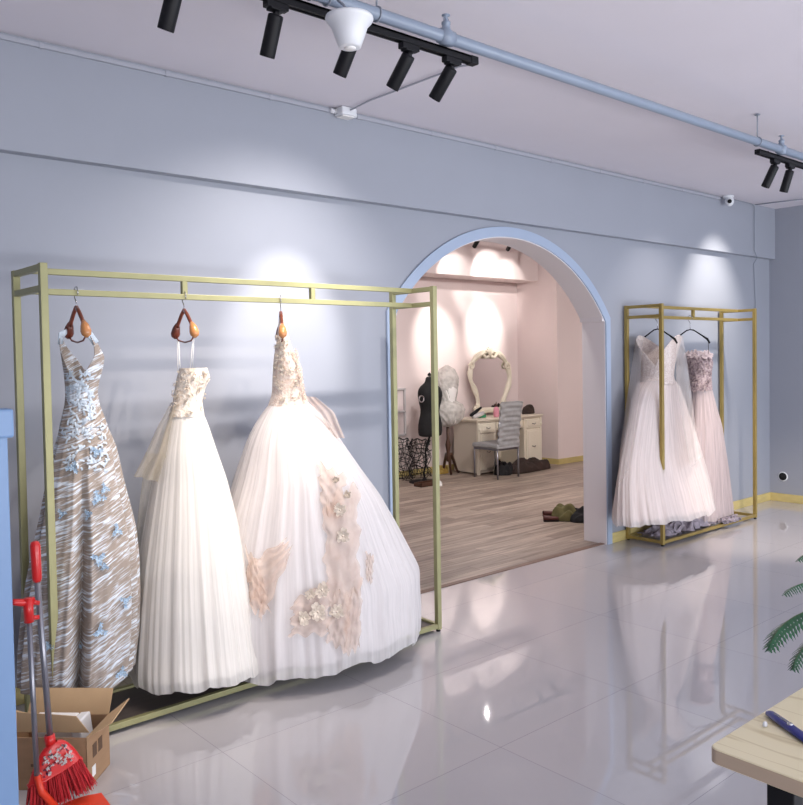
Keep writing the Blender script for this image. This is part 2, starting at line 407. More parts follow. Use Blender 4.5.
struct('trim_6', MB().box((2.5, 7.87, 2.68), (9.51, 8.28, ZC2)), M['pink'], bevel=.004)
struct('baseboard_far', MB().box((2.5, 8.266, 0), (9.51, 8.28, .08)), M['base'])
struct('baseboard_column', MB().box((9.496, 7.516, 0), (12, 7.53, .08)).box((9.496, 7.53, 0), (9.51, 8.266, .08)), M['base'])

# ------------------------------------------------------------------ ceiling services
def clamp_ring(mb, x, y, z, r):
    mb.tube([(x, y+math.cos(a)*r, z+math.sin(a)*r) for a in [2*PI*i/16 for i in range(16)]], .0035, 6, closed=True)
PY, PZ, PR_ = 2.475, 2.915, .025
pipe = thing('sprinkler_pipe', (3.0, PY, PZ), 'long grey-blue fire pipe running under the ceiling above the track spotlights', 'pipe')
MB().tube([(XL, PY, PZ), (3.2, PY, PZ), (XR, PY, PZ)], PR_, 16).build('pipe_run', M['pipe'], pipe)
for x in (2.42, 5.476):
    mb = MB(); mb.lathe([(.03, -.03), (.031, .02), (.02, .03), (.016, .05), (.019, .052), (.019, .062), (.008, .066), (.006, .085), (.018, .088), (.018, .091), (.003, .093)], (x, PY, PZ+.0), 14)
    for s_ in (-1, 1): mb.tube([(x+s_*.012, PY, PZ+.06), (x+s_*.014, PY, PZ+.075), (x, PY, PZ+.088)], .002, 6)
    mb.build('sprinkler_head', M['pipe'], pipe)
    mb = MB(); mb.tube([(x-.035, PY, PZ), (x+.035, PY, PZ)], PR_+.006, 16); mb.build('pipe_fitting', M['pipe'], pipe)
for x in (1.74, 2.05, 5.143, 7.0):
    mb = MB(); mb.tube([(x, PY, PZ+PR_), (x, PY, ZC)], .004, 8); clamp_ring(mb, x, PY, PZ, PR_+.003)
    mb.lathe([(.018, 0), (.018, .004), (.006, .008)], (x, PY, ZC-.01), 10)
    mb.build('hanger_rod', M['cable'], pipe)
# cone shaped white fitting hung beneath the pipe
cx, cy_, cz = 1.815, 2.345, 2.695
t = thing('cone_detector', (cx, cy_, cz), 'white upside-down cone shaped detector hanging below the grey-blue pipe', 'detector')
mb = MB(); mb.lathe([(.034, 0), (.04, .003), (.05, .03), (.066, .075), (.082, .092), (.086, .1), (.084, .108), (.03, .114)], (cx, cy_, cz), 32); mb.build('shade', M['white'], t)
mb = MB(); mb.lathe([(.012, -.006), (.02, -.004), (.022, .001)], (cx, cy_, cz), 20); mb.build('centre_button', M['whitewarm'], t)
mb = MB(); mb.tube([(cx, cy_, cz+.11), (cx, cy_+.03, cz+.16), (cx, PY-.03, PZ)], .005, 8); clamp_ring(mb, cx, PY, PZ, PR_+.004); mb.build('bracket', M['cable'], t)

def track(name, x0, x1, y, z, label, group='black lighting tracks'):
    t = thing(name, ((x0+x1)/2, y, z), label, 'lighting track', group)
    mb = MB(); mb.box((x0, y-.017, z), (x1, y-.011, z+.03)).box((x0, y+.011, z), (x1, y+.017, z+.03)).box((x0, y-.017, z+.02), (x1, y+.017, z+.03)).box((x0, y-.004, z+.004), (x1, y+.004, z+.02))
    mb.build('rail', M['black'], t, bevel=.001)
    mb = MB(); mb.box((x1-.004, y-.02, z-.002), (x1+.04, y+.02, z+.032)); mb.build('end_cap', M['black'], t, bevel=.004)
    for x in (x0+.15, x1-.12):
        mb = MB(); mb.tube([(x, y, z+.03), (x, y, max(PZ-PR_, z+.035) if z < 2.9 else ZC2)], .005, 8); mb.build('mounting_stud', M['black'], t)
        return t
TZ = 2.85; TY = 2.50
track('ceiling_track', .6, 2.58, TY, TZ, 'black lighting track under the pipe at the top left, holding five spotlights')
track('ceiling_track', 5.19, 7.0, TY, TZ, 'short black lighting track under the pipe at the right edge of the photo')
track('ceiling_track', 6.6, 9.1, 7.12, 3.08, 'black lighting track on the fitting room ceiling beyond the arch')
# one spotlight, copied
spot0 = thing('track_spotlight', (0, 0, 0), 'x', 'spotlight')
mb = MB(); mb.box((-.045, -.016, -.024), (.045, .016, .0)).box((-.03, -.018, -.03), (.03, .018, -.02)); mb.build('adapter', M['black'], spot0, bevel=.003)
mb = MB(); mb.tube([(0, 0, -.025), (0, 0, -.05)], .012, 10); mb.build('swivel', M['black'], spot0)
mb = MB(); mb.lathe([(.02, 0), (.0265, -.003), (.0275, -.01), (.0275, -.142), (.0265, -.146), (.0225, -.146), (.0225, -.135)], (0, 0, 0), 28)
bar = mb.build('barrel', M['black'], spot0, origin=(0, 0, 0)); bar.location = (0, 0, -.04)
mb = MB(); mb.lathe([(.0222, -.139), (.0222, -.137)], (0, 0, 0), 24)
lens = mb.build('lens', M['lens']); lens.parent = bar; lens.location = (0, 0, -.139)
def place_spot(first, x, y, z, aim, label, watts=0, size=60, col=(1, .86, .72), blend=.8, group='black track spotlights in the shop'):
    s = spot0 if first else copy_tree(spot0)
    s.location = (x, y, z); tag(s, label, 'spotlight', group)
    b = [c for c in s.children if c.name.startswith('barrel')][0]
    d = (Vector(aim)-Vector((x, y, z-.04))).normalized()
    q = Vector((0, 0, -1)).rotation_difference(d); b.rotation_mode = 'QUATERNION'; b.rotation_quaternion = q
    if watts: lamp(Vector((x, y, z-.04))+d*.16, aim, watts, size, col, blend, .02)
    return s
def lamp(p, aim, watts, size, col=(1, .86, .72), blend=.8, r=.03):
    l = bpy.data.lights.new('spot', 'SPOT'); l.energy = watts; l.spot_size = math.radians(size); l.spot_blend = blend; l.color = col; l.shadow_soft_size = r
    o = bpy.data.objects.new('spot', l); C.objects.link(o); o.location = p
    o.rotation_euler = (Vector(aim)-Vector(p)).to_track_quat('-Z', 'Y').to_euler(); return o
W = 1.0
spots = [
 (1.235, (1.0, 3.5, .6), 'black track spotlight cut off by the top edge, leftmost of the row', 30, 46),
 (1.61, (1.5, 3.5, .4), 'black track spotlight hanging straight down, second from the left', 60, 50),
 (1.955, (1.72, 3.65, .9), 'black track spotlight half hidden behind the white cone detector', 75, 50),
 (2.235, (1.9, 3.7, 1.1), 'black track spotlight between the cone detector and the end of the left track', 75, 50),
 (2.475, (2.2, 3.7, 1.3), 'black track spotlight at the right end of the left track', 75, 50)]
for i, (x, aim, lab, w, sz) in enumerate(spots): place_spot(i == 0, x, TY, TZ, aim, lab, w*.55*W, sz)
place_spot(0, 5.44, TY, TZ, (5.2, 3.15, 1.3), 'black track spotlight at the left end of the short right-hand track', 28*W, 50)
place_spot(0, 5.66, TY, TZ, (5.62, 3.0, 1.2), 'black track spotlight nearest the right edge, second on the short right-hand track', 28*W, 50)
place_spot(0, 6.15, TY, TZ, (7.3, 3.3, .2), 'black track spotlight peeking in at the right edge of the photo', 220*W, 60)
far = [(6.89, (6.9, 7.95, 1.2), 0), (7.47, (7.75, 7.87, 2.55), 1), (8.08, (8.45, 7.87, 2.6), 1), (8.57, (8.83, 7.87, 2.6), 1), (8.9, (8.8, 8.2, 2.0), 0)]
fl = ['black fitting room spotlight hidden above the left of the arch', 'black spotlight seen through the arch top, left of the two', 'black spotlight seen through the arch top, right of the two',
      'black fitting room spotlight hidden above the arch, beside the end one', 'black fitting room spotlight at the right end of its track']
for (x, aim, k), lb in zip(far, fl): place_spot(0, x, 7.12, 3.08, aim, lb, 0, 60, group='black spotlights in the fitting room')
# lights of the fitting room
lamp((7.47, 7.22, 2.93), (7.78, 7.9, 2.66), 26, 54, (1, .95, .9), .5, .012)
lamp((8.08, 7.22, 2.93), (8.45, 7.9, 2.72), 42, 56, (1, .95, .9), .5, .012)
lamp((8.57, 7.22, 2.93), (8.85, 7.9, 2.66), 26, 50, (1, .95, .9), .5, .012)
lamp((7.5, 7.2, 2.9), (7.8, 8.28, 1.8), 150, 38, (1, .93, .86), .8, .04)
lamp((8.7, 7.2, 2.9), (8.78, 8.28, 1.95), 170, 38, (1, .93, .86), .8, .04)
lamp((6.9, 7.2, 2.9), (6.9, 7.9, .8), 30, 60, (1, .93, .86), .8, .04)

# wires, box and camera at the ceiling edge
mb = MB(); mb.box((XL, YB-.016, ZC-.034), (7.55, YB, ZC-.014)); 
x = XL+.4
while x < 7.4: mb.box((x, YB-.019, ZC-.037), (x+.02, YB, ZC-.011)); x += .62
tag(mb.build('cable_conduit', M['conduit'], bevel=.002), 'thin white conduit running along the top of the wall under the ceiling', 'conduit')
t = thing('junction_box', (3.03, 3.95, ZC-.06), 'small white junction box at the ceiling edge above the left clothes rack', 'junction box')
mb = MB(); mb.box((2.975, YB-.085, ZC-.05), (3.085, YB-.0, ZC-.002)); mb.build('box_body', M['white'], t, bevel=.008)
mb = MB(); mb.box((2.985, YB-.075, ZC-.058), (3.075, YB-.01, ZC-.05)); mb.build('lid', M['whitewarm'], t, bevel=.003)
for x in (2.955, 3.105): mb = MB().tube([(x-.02, YB-.02, ZC-.025), (x+.02, YB-.02, ZC-.025)], .014, 12); mb.build('gland', M['white'], t)
mb = MB(); mb.tube([(3.035, YB-.08, ZC-.02), (3.035, 3.75, ZC-.009), (3.04, 3.4, ZC-.01), (3.04, 3.06, ZC-.012), (3.0, 2.98, ZC-.03), (2.66, 2.56, TZ+.03), (2.6, TY, TZ+.025)], .005, 8)
tag(mb.build('power_cable', M['conduit']), 'pale cable crossing the ceiling from the junction box to the left track', 'cable')
mb = MB(); mb.tube([(7.58, YB-.04, ZC-.012), (8.15, YB-.03, ZC-.012), (8.235, YB-.015, ZC-.03), (8.24, YB-.012, 2.62), (8.3, YB-.01, 2.55), (8.36, YW-.01, 2.5), (8.395, YW-.01, 2.1), (8.39, YW-.01, 1.9), (8.4, YW-.008, .12)], .0035, 8)
tag(mb.build('wall_cable', M['cable']), 'grey cable dropping down the wall near the corner behind the right rack', 'cable')
mb = MB(); mb.tube([(8.24, YB-.02, ZC-.01), (8.32, 3.6, ZC-.01), (8.5, 3.3, ZC-.01), (XR-.02, 3.0, ZC-.01), (XR-.02, 1.0, ZC-.01)], .005, 8)
tag(mb.build('ceiling_cable', M['cable']), 'thin grey cable across the ceiling at the right-hand corner', 'cable')
t = thing('dome_camera', (7.6, 3.94, ZC), 'small white security camera at the ceiling edge above the right rack', 'security camera')
mb = MB(); mb.lathe([(.05, 0), (.052, -.012), (.046, -.02)], (7.6, 3.945, ZC), 24); mb.build('mount_plate', M['white'], t)
mb = MB(); q = Matrix.Rotation(math.radians(0), 4, 'X'); mb.lathe([(.04*math.cos(a), .048*math.sin(a)) for a in [-PI/2*.98+PI*.98*i/12 for i in range(13)]], (7.6, 3.93, ZC-.055), 24); mb.build('ball_housing', M['white'], t)
d = (CAM-Vector((7.6, 3.93, ZC-.055))).normalized()
c0 = Vector((7.6, 3.93, ZC-.055)); mb = MB(); mb.tube([c0+d*.028, c0+d*.046], .02, 18); mb.build('lens', M['black'], t)
mb = MB(); mb.tube([(XR-.004, 3.934, .266), (XR-.001, 3.934, .266)], .052, 24); o = thing('wall_outlet_hole', (XR, 3.934, .21), 'round black cable hole in a pale ring low on the right wall', 'outlet'); mb.build('ring', M['white'], o)
mb = MB(); mb.tube([(XR-.008, 3.934, .266), (XR-.002, 3.934, .266)], .04, 24); mb.build('hole', M['blackmatte'], o)

# ------------------------------------------------------------------ clothes racks
def rack(x1, y1, L, D, m, label, spacers, board=False):
    H = 2.0; s = .03; r = .026; x2 = x1+L; y2 = y1+D; ym = y1+D/2; z1, z2 = 1.972, 1.886
    t = thing('clothes_rack', (x1+L/2, ym, 0), label, 'clothes rack')
    for (x, y) in ((x1, y1), (x1, y2), (x2, y1), (x2, y2)):
        MB().box((x-s/2, y-s/2, .012), (x+s/2, y+s/2, H)).build('post', m, t, bevel=.002)
        mb = MB(); mb.lathe([(.013, 0), (.014, .004), (.009, .012)], (x, y, 0), 14); mb.build('foot', M['black'], t)
    for x in (x1, x2):
        for z in (z1, z2):
            MB().box((x-s/2+.002, y1+s/2, z), (x+s/2-.002, y2-s/2, z+r)).build('end_rail', m, t, bevel=.002)
        MB().box((x-s/2+.002, y1+s/2, .018), (x+s/2-.002, y2-s/2, .018+r)).build('bottom_rail', m, t, bevel=.002)
    for z in (z1, z2): MB().box((x1+s/2, ym-.013, z), (x2-s/2, ym+.013, z+r)).build('hanging_rail', m, t, bevel=.002)
    for y in (y1, y2): MB().box((x1+s/2, y-s/2+.002, .018), (x2-s/2, y+s/2-.002, .018+r)).build('bottom_rail', m, t, bevel=.002)
    for x in spacers: MB().box((x-.013, ym-.012, z2+r), (x+.013, ym+.012, z1)).build('spacer', m, t, bevel=.001)
    if board: MB().box((x1+.016, y1+.016, .022), (x2-.016, y2-.016, .034)).build('base_board', M['board'], t)
    return t
R1 = dict(x1=1.098, y1=3.465, L=2.156, D=.362); R2 = dict(x1=6.043, y1=3.714, L=1.607, D=.33)
rack(m=M['greenmetal'], label='pale green-gold metal clothes rack on the left holding three gowns', spacers=(1.80, 2.537), board=True, **R1)
rack(m=M['gold'], label='gold metal clothes rack at the right beside the arch holding two gowns', spacers=(6.83,), **R2)
RM1 = 3.465+.181; RM2 = 3.714+.165

# wooden hangers: shoulders run along y (across the rail)
def wooden_hanger():
    t = thing('wooden_hanger', (0, 0, 0), 'x', 'hanger', 'red-brown wooden hangers on the left rack')
    mb = MB(); mb.tube([(0, -.022, .03), (0, -.022, .05), (0, -.012, .066), (0, .006, .068), (0, .02, .06), (0, .024, .04), (0, .018, .02), (0, .004, .006), (0, 0, -.005), (0, 0, -.03)], .0024, 8); mb.build('hook', M['steel'], t)
    for s_ in (-1, 1):
        mb = MB(); mb.tube([(0, 0, -.02), (0, s_*.03, -.042), (0, s_*.07, -.082), (0, s_*.088, -.105)], [.009, .009, .009, .011], 10); mb.build('arm', M['wood_hanger'], t)
        mb = MB(); mb.tube([(0, s_*.078, -.085), (0, s_*.094, -.105), (0, s_*.106, -.13), (0, s_*.11, -.145), (0, s_*.108, -.156)], [.01, .018, .023, .019, .006], 14); mb.build('shoulder', M['wood_knob'] if s_ < 0 else M['wood_hanger'], t)  # near shoulder's glow is put into a lighter wood colour
    mb = MB(); mb.tube([(0, -.105, -.145), (0, -.07, -.168), (0, 0, -.175), (0, .07, -.165), (0, .105, -.142)], .004, 8); mb.build('trouser_bar', M['wood_hanger'], t)
    return t
h0 = wooden_hanger(); HB = 1.886+.026-.056+.002
h0['label'] = 'wooden hanger carrying the taupe and silver gown, nearest the left end of the rack'; h0.location = (1.292, RM1, HB)
for x, lb in ((1.798, 'bare-looking wooden hanger holding the strapless ivory gown by two clear loops'), (2.338, 'wooden hanger inside the halter of the big peach-flowered gown')):
    h = copy_tree(h0); h.location = (x, RM1, HB); h['label'] = lb; h.rotation_euler.z = math.radians(-29 if x > 2 else -2)
def black_hanger():
    t = thing('black_hanger', (0, 0, 0), 'x', 'hanger', 'thin black hangers on the right rack')
    mb = MB(); mb.tube([(0, -.022, .03), (0, -.022, .05), (0, -.012, .066), (0, .006, .068), (0, .02, .06), (0, .024, .04), (0, .018, .02), (0, .004, .006), (0, 0, -.005), (0, 0, -.06)], .0024, 8); mb.build('hook', M['steel'], t)
    for s_ in (-1, 1):
        mb = MB(); mb.tube([(0, 0, -.06), (0, s_*.04, -.066), (0, s_*.13, -.115), (0, s_*.19, -.15), (0, s_*.215, -.185)], [.005, .006, .007, .011, .008], 10, flat=.7); mb.build('arm', M['black'], t)
    return t
b0 = black_hanger(); b0['label'] = 'thin black hanger carrying the white V-neck gown'; b0.location = (6.25, RM2, HB); b0.rotation_euler.z = math.radians(-12)
b1 = copy_tree(b0); b1.location = (6.78, RM2, HB); b1['label'] = 'thin black hanger carrying the mauve strapless gown'

# ------------------------------------------------------------------ gowns
class Cloth:
    """closed cloth surface lofted through silhouette rows (pixel y, left, right, centre plane y, depth ratio, depth cap)"""
    def __init__(s, rows, seed, folds, amp0, amp1, power=1.0, hem=0.0, shrink=0.0, sharp=1.0, lobes=None):
        R = []
        for (py, xl, xr, yc, k, cap) in rows:
            P = onY((xl+xr)/2, py, yc); w = (xr-xl)/2*depth(P)/FPX - shrink
            al = math.atan2(P.x, P.y); ry = min(k*w, cap)
            q = max(w*w-(ry*math.sin(al))**2, (.3*w)**2); rx = math.sqrt(q)/math.cos(al); rx = min(rx, 2.2*w)
            R.append((P.x, P.y, P.z, rx, ry))
        s.R = np.array(R); n = len(R)
        d = np.concatenate([[0], np.cumsum(np.abs(np.diff(s.R[:, 2]))+1e-4)]); s.t = d/d[-1]
        T = np.linspace(0, 1, 121); s.T = T
        A = np.stack([np.interp(T, s.t, s.R[:, i]) for i in range(5)], 1)
        for _ in range(10):
            B = A.copy(); B[1:-1] = (A[:-2]+2*A[1:-1]+A[2:])/4; A = B
        s.A = A
        r = np.random.RandomState(seed)
        s.k = [(int(round(folds*f)), a, r.rand()*6.28, r.randn()*.7, r.rand()*6.28) for f, a in ((.35, .8), (.62, .9), (1, 1), (1.45, .6), (2.3, .35))]
        s.lobes = lobes; s.a0, s.a1, s.pw, s.hem, s.sharp = amp0, amp1, power, hem, sharp
        s.rs = r
    def __call__(s, th, t):
        x, y, z, rx, ry = [np.interp(t, s.T, s.A[:, i]) for i in range(5)]
        g = 0; tot = 0
        for (n_, a, ph, dr, p2) in s.k:
            w = math.cos(n_*th+ph+dr*t*1.5+.6*math.sin(2*th+p2)); w = 1-2*abs(math.cos(.5*(n_*th+ph+dr*t*1.5+.5*math.sin(2*th+p2)))) if n_ % 2 == 0 and a >= .6 else w
            g += a*w; tot += a
        g /= tot
        if s.lobes: g += s.lobes(th, t)
        A = s.a0+(s.a1-s.a0)*t**s.pw
        rr = 1+A*g
        zz = z + (s.hem*math.sin(3*th+s.k[0][2])*.5+s.hem*.5*math.sin(11*th+s.k[1][2]) + s.hem*g)*max(0, (t-.8)/.2)
        return Vector((x+rx*rr*math.cos(th), y+ry*rr*math.sin(th), max(zz, .012)))
    def mesh(s, nu=220, nv=90, t0=0, t1=1, scale=1.0):
        mb = MB()
        def fn(u, v):
            t = t0+(t1-t0)*v; p = s(2*PI*u, t)
            if scale != 1:
                c = Vector((np.interp(t, s.T, s.A[:, 0]), np.interp(t, s.T, s.A[:, 1]), p.z)); p = c+(p-c)*scale
            p.y = min(p.y, YW-.015)
            return p
        mb.grid(fn, nu, nv, closed=True); return mb
    def bvh(s):
        mb = s.mesh(160, 80); return BVHTree.FromPolygons([Vector(v) for v in mb.v], mb.f)
def snap(bv, px, py, lift=.008):
    d = ray(px, py).normalized(); h, nrm, i, dist = bv.ray_cast(CAM, d)
    if h is None: return None
    if nrm.dot(d) > 0: nrm = -nrm
    return h, nrm, d
def patch(bv, quad, nu, nv, lift=.01, wob=.006, seed=0, edge=.02):
    """sheet of cloth lying on another cloth: pixel quad (4 corners) dropped on its surface"""
    r = random.Random(seed); ph = [r.random()*6 for _ in range(6)]
    P = {}
    for j in range(nv):
        for i in range(nu):
            u = i/(nu-1); v = j/(nv-1)
            uu = u+ (edge*math.sin(v*17+ph[0])+edge*.6*math.sin(v*41+ph[1]))*(1 if .0 < u < 1 or True else 0)*abs(2*u-1)
            vv = v+ edge*math.sin(u*15+ph[2])*abs(2*v-1)
            a = Vector(quad[0]).lerp(Vector(quad[1]), uu); b = Vector(quad[3]).lerp(Vector(quad[2]), uu); q = a.lerp(b, vv)
            h = snap(bv, q.x, q.y)
            if h: P[i, j] = h[0]-h[2]*(lift+wob*math.sin(u*19+v*7+ph[3])+wob*math.sin(v*23-u*9+ph[4]))
    mb = MB(); ids = {k: i for i, k in enumerate(P)}
    f = [(ids[i, j], ids[i+1, j], ids[i+1, j+1], ids[i, j+1]) for j in range(nv-1) for i in range(nu-1) if all(k in ids for k in ((i, j), (i+1, j), (i+1, j+1), (i, j+1)))]
    f = [q for q in f if max((list(P.values())[a]-list(P.values())[q[0]]).length for a in q) < .12]
    mb.add(list(P.values()), f, True); return mb
def flower(mb, c, nrm, r, seed, petals=6):
    rr = random.Random(seed); nrm = Vector(nrm).normalized(); a = nrm.orthogonal().normalized(); b = nrm.cross(a)
    for k in range(petals):
        w = 2*PI*k/petals+rr.random()*.4; d = a*math.cos(w)+b*math.sin(w); e = nrm.cross(d); R = r*(.75+.5*rr.random())
        v = [c+nrm*.003, c+d*R*.5+e*R*.33+nrm*.006, c+d*R+e*R*.2+nrm*.012, c+d*R*1.1+nrm*.006, c+d*R-e*R*.2+nrm*.012, c+d*R*.5-e*R*.33+nrm*.006]
        mb.add(v, [(0, 1, 2, 3), (0, 3, 4, 5)], True)
    mb.lathe([(.001, 0), (r*.2, .002), (r*.14, .006), (.001, .008)], c+nrm*.006, 8, Vector((0, 0, 1)).rotation_difference(nrm).to_matrix().to_4x4())
def strap(pts, w, mb, up=(0, 1, 0), wave=0):
    mb.tube(pts, w, 8, flat=.3, up=up)
def sheet(mb, A, B, nu=14, nv=26, wave=.01, seed=0, n=3):
    """free hanging sheet between two edge polylines"""
    ph = seed*1.7
    def pl(P, t):
        s = t*(len(P)-1); i = min(int(s), len(P)-2); return Vector(P[i]).lerp(Vector(P[i+1]), s-i)
    def fn(u, v):
        p = pl(A, v).lerp(pl(B, v), u); k = math.sin(u*PI*n*2+ph+v*2)*wave*(.4+v); return p+Vector((k*.6, k, 0))
    mb.grid(fn, nu, nv)

yc = RM1
# --- gown 1: taupe with silvery ribbon
g = thing('ribbon_gown', (1.28, yc, .03), 'taupe evening gown streaked with silvery-blue ribbon and pale blue flowers, leftmost on the rack', 'gown')
def lob1(th, t): return -6.5*max(0, 1-abs(math.sin(2.5*(th+1.95+.05*math.sin(t*5))))*2.2)**1.2*min(1, t*2.2)
rows = [(424, 62, 105, yc, .9, .15), (449, 56, 115, yc, .9, .2), (480, 49, 121, yc, .9, .26), (505, 45, 127, yc, .95, .3), (530, 40, 133, yc, .95, .32), (560, 34, 136, yc-.02, .95, .34),
        (600, 28, 137, yc-.03, .95, .35), (640, 24, 136, yc-.03, .95, .36), (664, 23, 133, yc-.03, .95, .36), (676, 23, 132, yc-.03, .95, .36)]
skirt1 = Cloth(rows, 3, 16, .02, .085, .8, .012, lobes=lob1)
skirt1.mesh(260, 110).build('skirt', M['ribbon'], g)
rows = [(332, 61, 88, yc, 1.0, .1), (345, 61, 97, yc, 1.0, .12), (357, 63, 103, yc, 1.0, .13), (370, 65, 101, yc, 1.0, .13), (380, 66, 98, yc, 1.0, .13), (392, 67, 96, yc, 1.0, .12), (405, 66, 98, yc, 1., .12), (427, 61, 106, yc, .9, .16)]
bod1 = Cloth(rows, 5, 14, .03, .05, 1, 0)
mb = MB(); th1 = math.radians(-128)
def neck1(u, v):
    th = 2*PI*u; a_ = (1-abs(math.sin(th-th1)))**.55; t0 = (.5 if math.cos(th-th1) > 0 else .4)*min(1, a_*1.15)
    return bod1(th, t0+(1-t0)*v)
mb.grid(neck1, 180, 50, closed=True); mb.build('bodice', M['ribbon'], g, solid=.003)
for s_ in (-1, 1):
    mb = MB(); p1 = bod1(th1+s_*PI/2, .03); p0 = Vector((1.292, yc+(-.1 if p1.y < yc else .1), HB-.12))
    mb.tube([p0+Vector((-.008, 0, .0)), p0.lerp(p1, .5), p1, bod1(th1+s_*PI/2, .12)], [.012, .015, .02, .02], 10, flat=.3)
    mb.build('shoulder_strap', M['silver'], g)
bs = skirt1.bvh(); bb = bod1.bvh(); mb = MB(); rr = random.Random(4)
for k in range(190):
    y_ = rr.uniform(372, 470); c_ = 80+(y_-400)*.12; hw = 14 if y_ < 425 else 22
    x_ = rr.uniform(c_-hw, c_+hw)
    h = snap(bb if y_ < 426 else bs, x_, y_)
    if h: 
        p = h[0]-h[2]*.004; a = h[1].orthogonal().normalized(); b_ = h[1].cross(a); L_ = rr.uniform(.006, .017); w_ = rr.uniform(0, 6)
        dd = a*math.cos(w_)+b_*math.sin(w_); e_ = h[1].cross(dd)*.004
        mb.add([p-dd*L_-e_, p-e_+h[1]*.006, p+dd*L_-e_, p+dd*L_+e_, p+e_+h[1]*.006, p-dd*L_+e_], [(0, 1, 4, 5), (1, 2, 3, 4)], True)
tag(mb.build('ruffle_trim', M['silver'], g), kind='stuff')
for k, (x_, y_, R_) in enumerate([(98, 498, .035), (90, 514, .026), (103, 489, .026), (63, 514, .024), (115, 531, .032), (98, 559, .032), (104, 567, .02), (124, 601, .03), (99, 630, .034), (80, 645, .028), (121, 672, .03), (50, 646, .026), (74, 468, .03), (96, 452, .028)]):
    h = snap(bs, x_, y_)
    if h:
        mb = MB(); flower(mb, h[0]+h[1]*.004, h[1], R_*.5, k)
        for j in range(3): a = h[1].orthogonal().normalized(); b_ = h[1].cross(a); w_ = j*2.1+k; flower(mb, h[0]+h[1]*.005+(a*math.cos(w_)+b_*math.sin(w_))*R_*.7, h[1], R_*.32, k*7+j, 5)
        mb.build('flower_applique', M['flower'], g)

# --- gown 2: strapless ivory
g = thing('strapless_gown', (1.82, yc, .03), 'strapless ivory tulle ball gown with beaded bodice, middle of the three on the left rack', 'gown')
rows = [(412, 172, 202, yc, 1, .1), (418, 169, 205, yc, 1, .13), (429, 166, 209, yc, 1, .17), (454, 159, 217, yc, 1, .24), (480, 154, 226, yc, 1, .28), (520, 147, 236, yc-.02, 1, .32), (560, 141, 244, yc-.04, 1, .34),
        (600, 137, 251, yc-.05, 1, .36), (640, 134, 257, yc-.05, 1, .37), (660, 133, 260, yc-.06, 1, .37), (668, 134, 261, yc-.06, 1, .38)]
sk = Cloth(rows, 11, 26, .01, .05, .9, .014)
sk.mesh(300, 100).build('skirt', M['ivory'], g); sk.mesh(160, 60, .01, .97, .955).build('lining', M['ivorylining'], g)
rows = [(368, 180, 207, yc, 1.1, .1), (378, 177, 210, yc, 1.1, .12), (389, 175, 205, yc, 1.1, .11), (402, 173, 202, yc, 1.1, .1), (416, 169, 204, yc, 1, .12)]
bo = Cloth(rows, 12, 8, .02, .02)
bo.mesh(120, 40, 0, 1).build('bodice', M['lace'], g)
bv = bo.bvh(); mb = MB(); rr = random.Random(9)
for k in range(60):
    h = snap(bv, rr.uniform(172, 208), rr.uniform(372, 416))
    if h: flower(mb, h[0], h[1], rr.uniform(.005, .011), k, 5)
tag(mb.build('beading', M['lace'], g), kind='stuff')
mb = MB()
for s_, px_, pt in ((1, 178, 372), (-1, 190, 369)):
    mb = MB()
    p0 = Vector((1.798, yc+s_*.08, HB-.163)); q = onY(px_, pt, yc+s_*.05); mb.tube([p0, p0.lerp(q, .5)+Vector((0, 0, -.005)), q], .0022, 6)
    mb.tube([p0+Vector((.006, 0, 0)), q+Vector((.012, 0, 0))], .0022, 6)
    mb.build('hanging_loop', M['whitewarm'], g)
mb = MB(); sheet(mb, [onY(171, 402, 3.72), onY(158, 425, 3.74), onY(146, 452, 3.76), onY(134, 476, 3.78)], [onY(176, 404, 3.6), onY(170, 430, 3.6), onY(166, 455, 3.58), onY(158, 482, 3.6)], 20, 24, .012, 1, 2)
mb.build('draped_sash', M['ivorysheer'], g)
mb = MB(); sheet(mb, [onY(146, 452, 3.73), onY(140, 500, 3.8), onY(131, 580, 3.88), onY(127, 640, 3.9)], [onY(166, 455, 3.6), onY(160, 500, 3.7), onY(150, 580, 3.8), onY(142, 650, 3.82)], 16, 30, .012, 2, 2)
mb.build('back_drape', M['ivorysheer'], g)

# --- gown 3: big ball gown with peach organza
g = thing('flowered_ball_gown', (2.45, yc, .03), 'widest white ball gown, peach organza flowers on its skirt, right end of left rack', 'gown')
rows = [(402, 271, 307, yc, 1, .1), (407, 266, 313, yc, 1, .15), (413, 262, 320, yc, 1, .2), (425, 254, 330, yc-.01, 1, .26), (440, 247, 340, yc-.02, 1, .3), (475, 235, 364, yc-.03, 1, .34), (500, 229, 381, yc-.04, 1, .36),
        (530, 223, 397, yc-.05, 1, .38), (560, 219, 412, yc-.06, 1, .4), (582, 217, 423, yc-.07, 1, .41), (600, 216, 423, yc-.08, 1, .41), (625, 216, 425, yc-.08, 1, .42), (643, 217, 424, yc-.08, 1, .42)]
sk3 = Cloth(rows, 21, 30, .012, .05, .9, .02)
sk3.mesh(340, 110).build('skirt', M['white_tulle'], g); sk3.mesh(180, 60, .01, .96, .96).build('lining', M['whitelining'], g)
rows = [(314, 280, 284.5, yc, 1, .03), (322, 278.5, 286, yc, 1, .05), (333, 277.5, 288, yc, 1, .07), (345, 276, 291, yc, 1, .07), (356, 274, 296, yc, 1.1, .09), (368, 273, 302, yc, 1.1, .12), (382, 272.5, 303, yc, 1.1, .12), (394, 272, 304, yc, 1.1, .11), (406, 268, 310, yc, 1, .13)]
bo3 = Cloth(rows, 22, 6, .02, .02); bo3.mesh(120, 50).build('bodice', M['nude'], g)
bv = bo3.bvh(); mb = MB(); rr = random.Random(19)
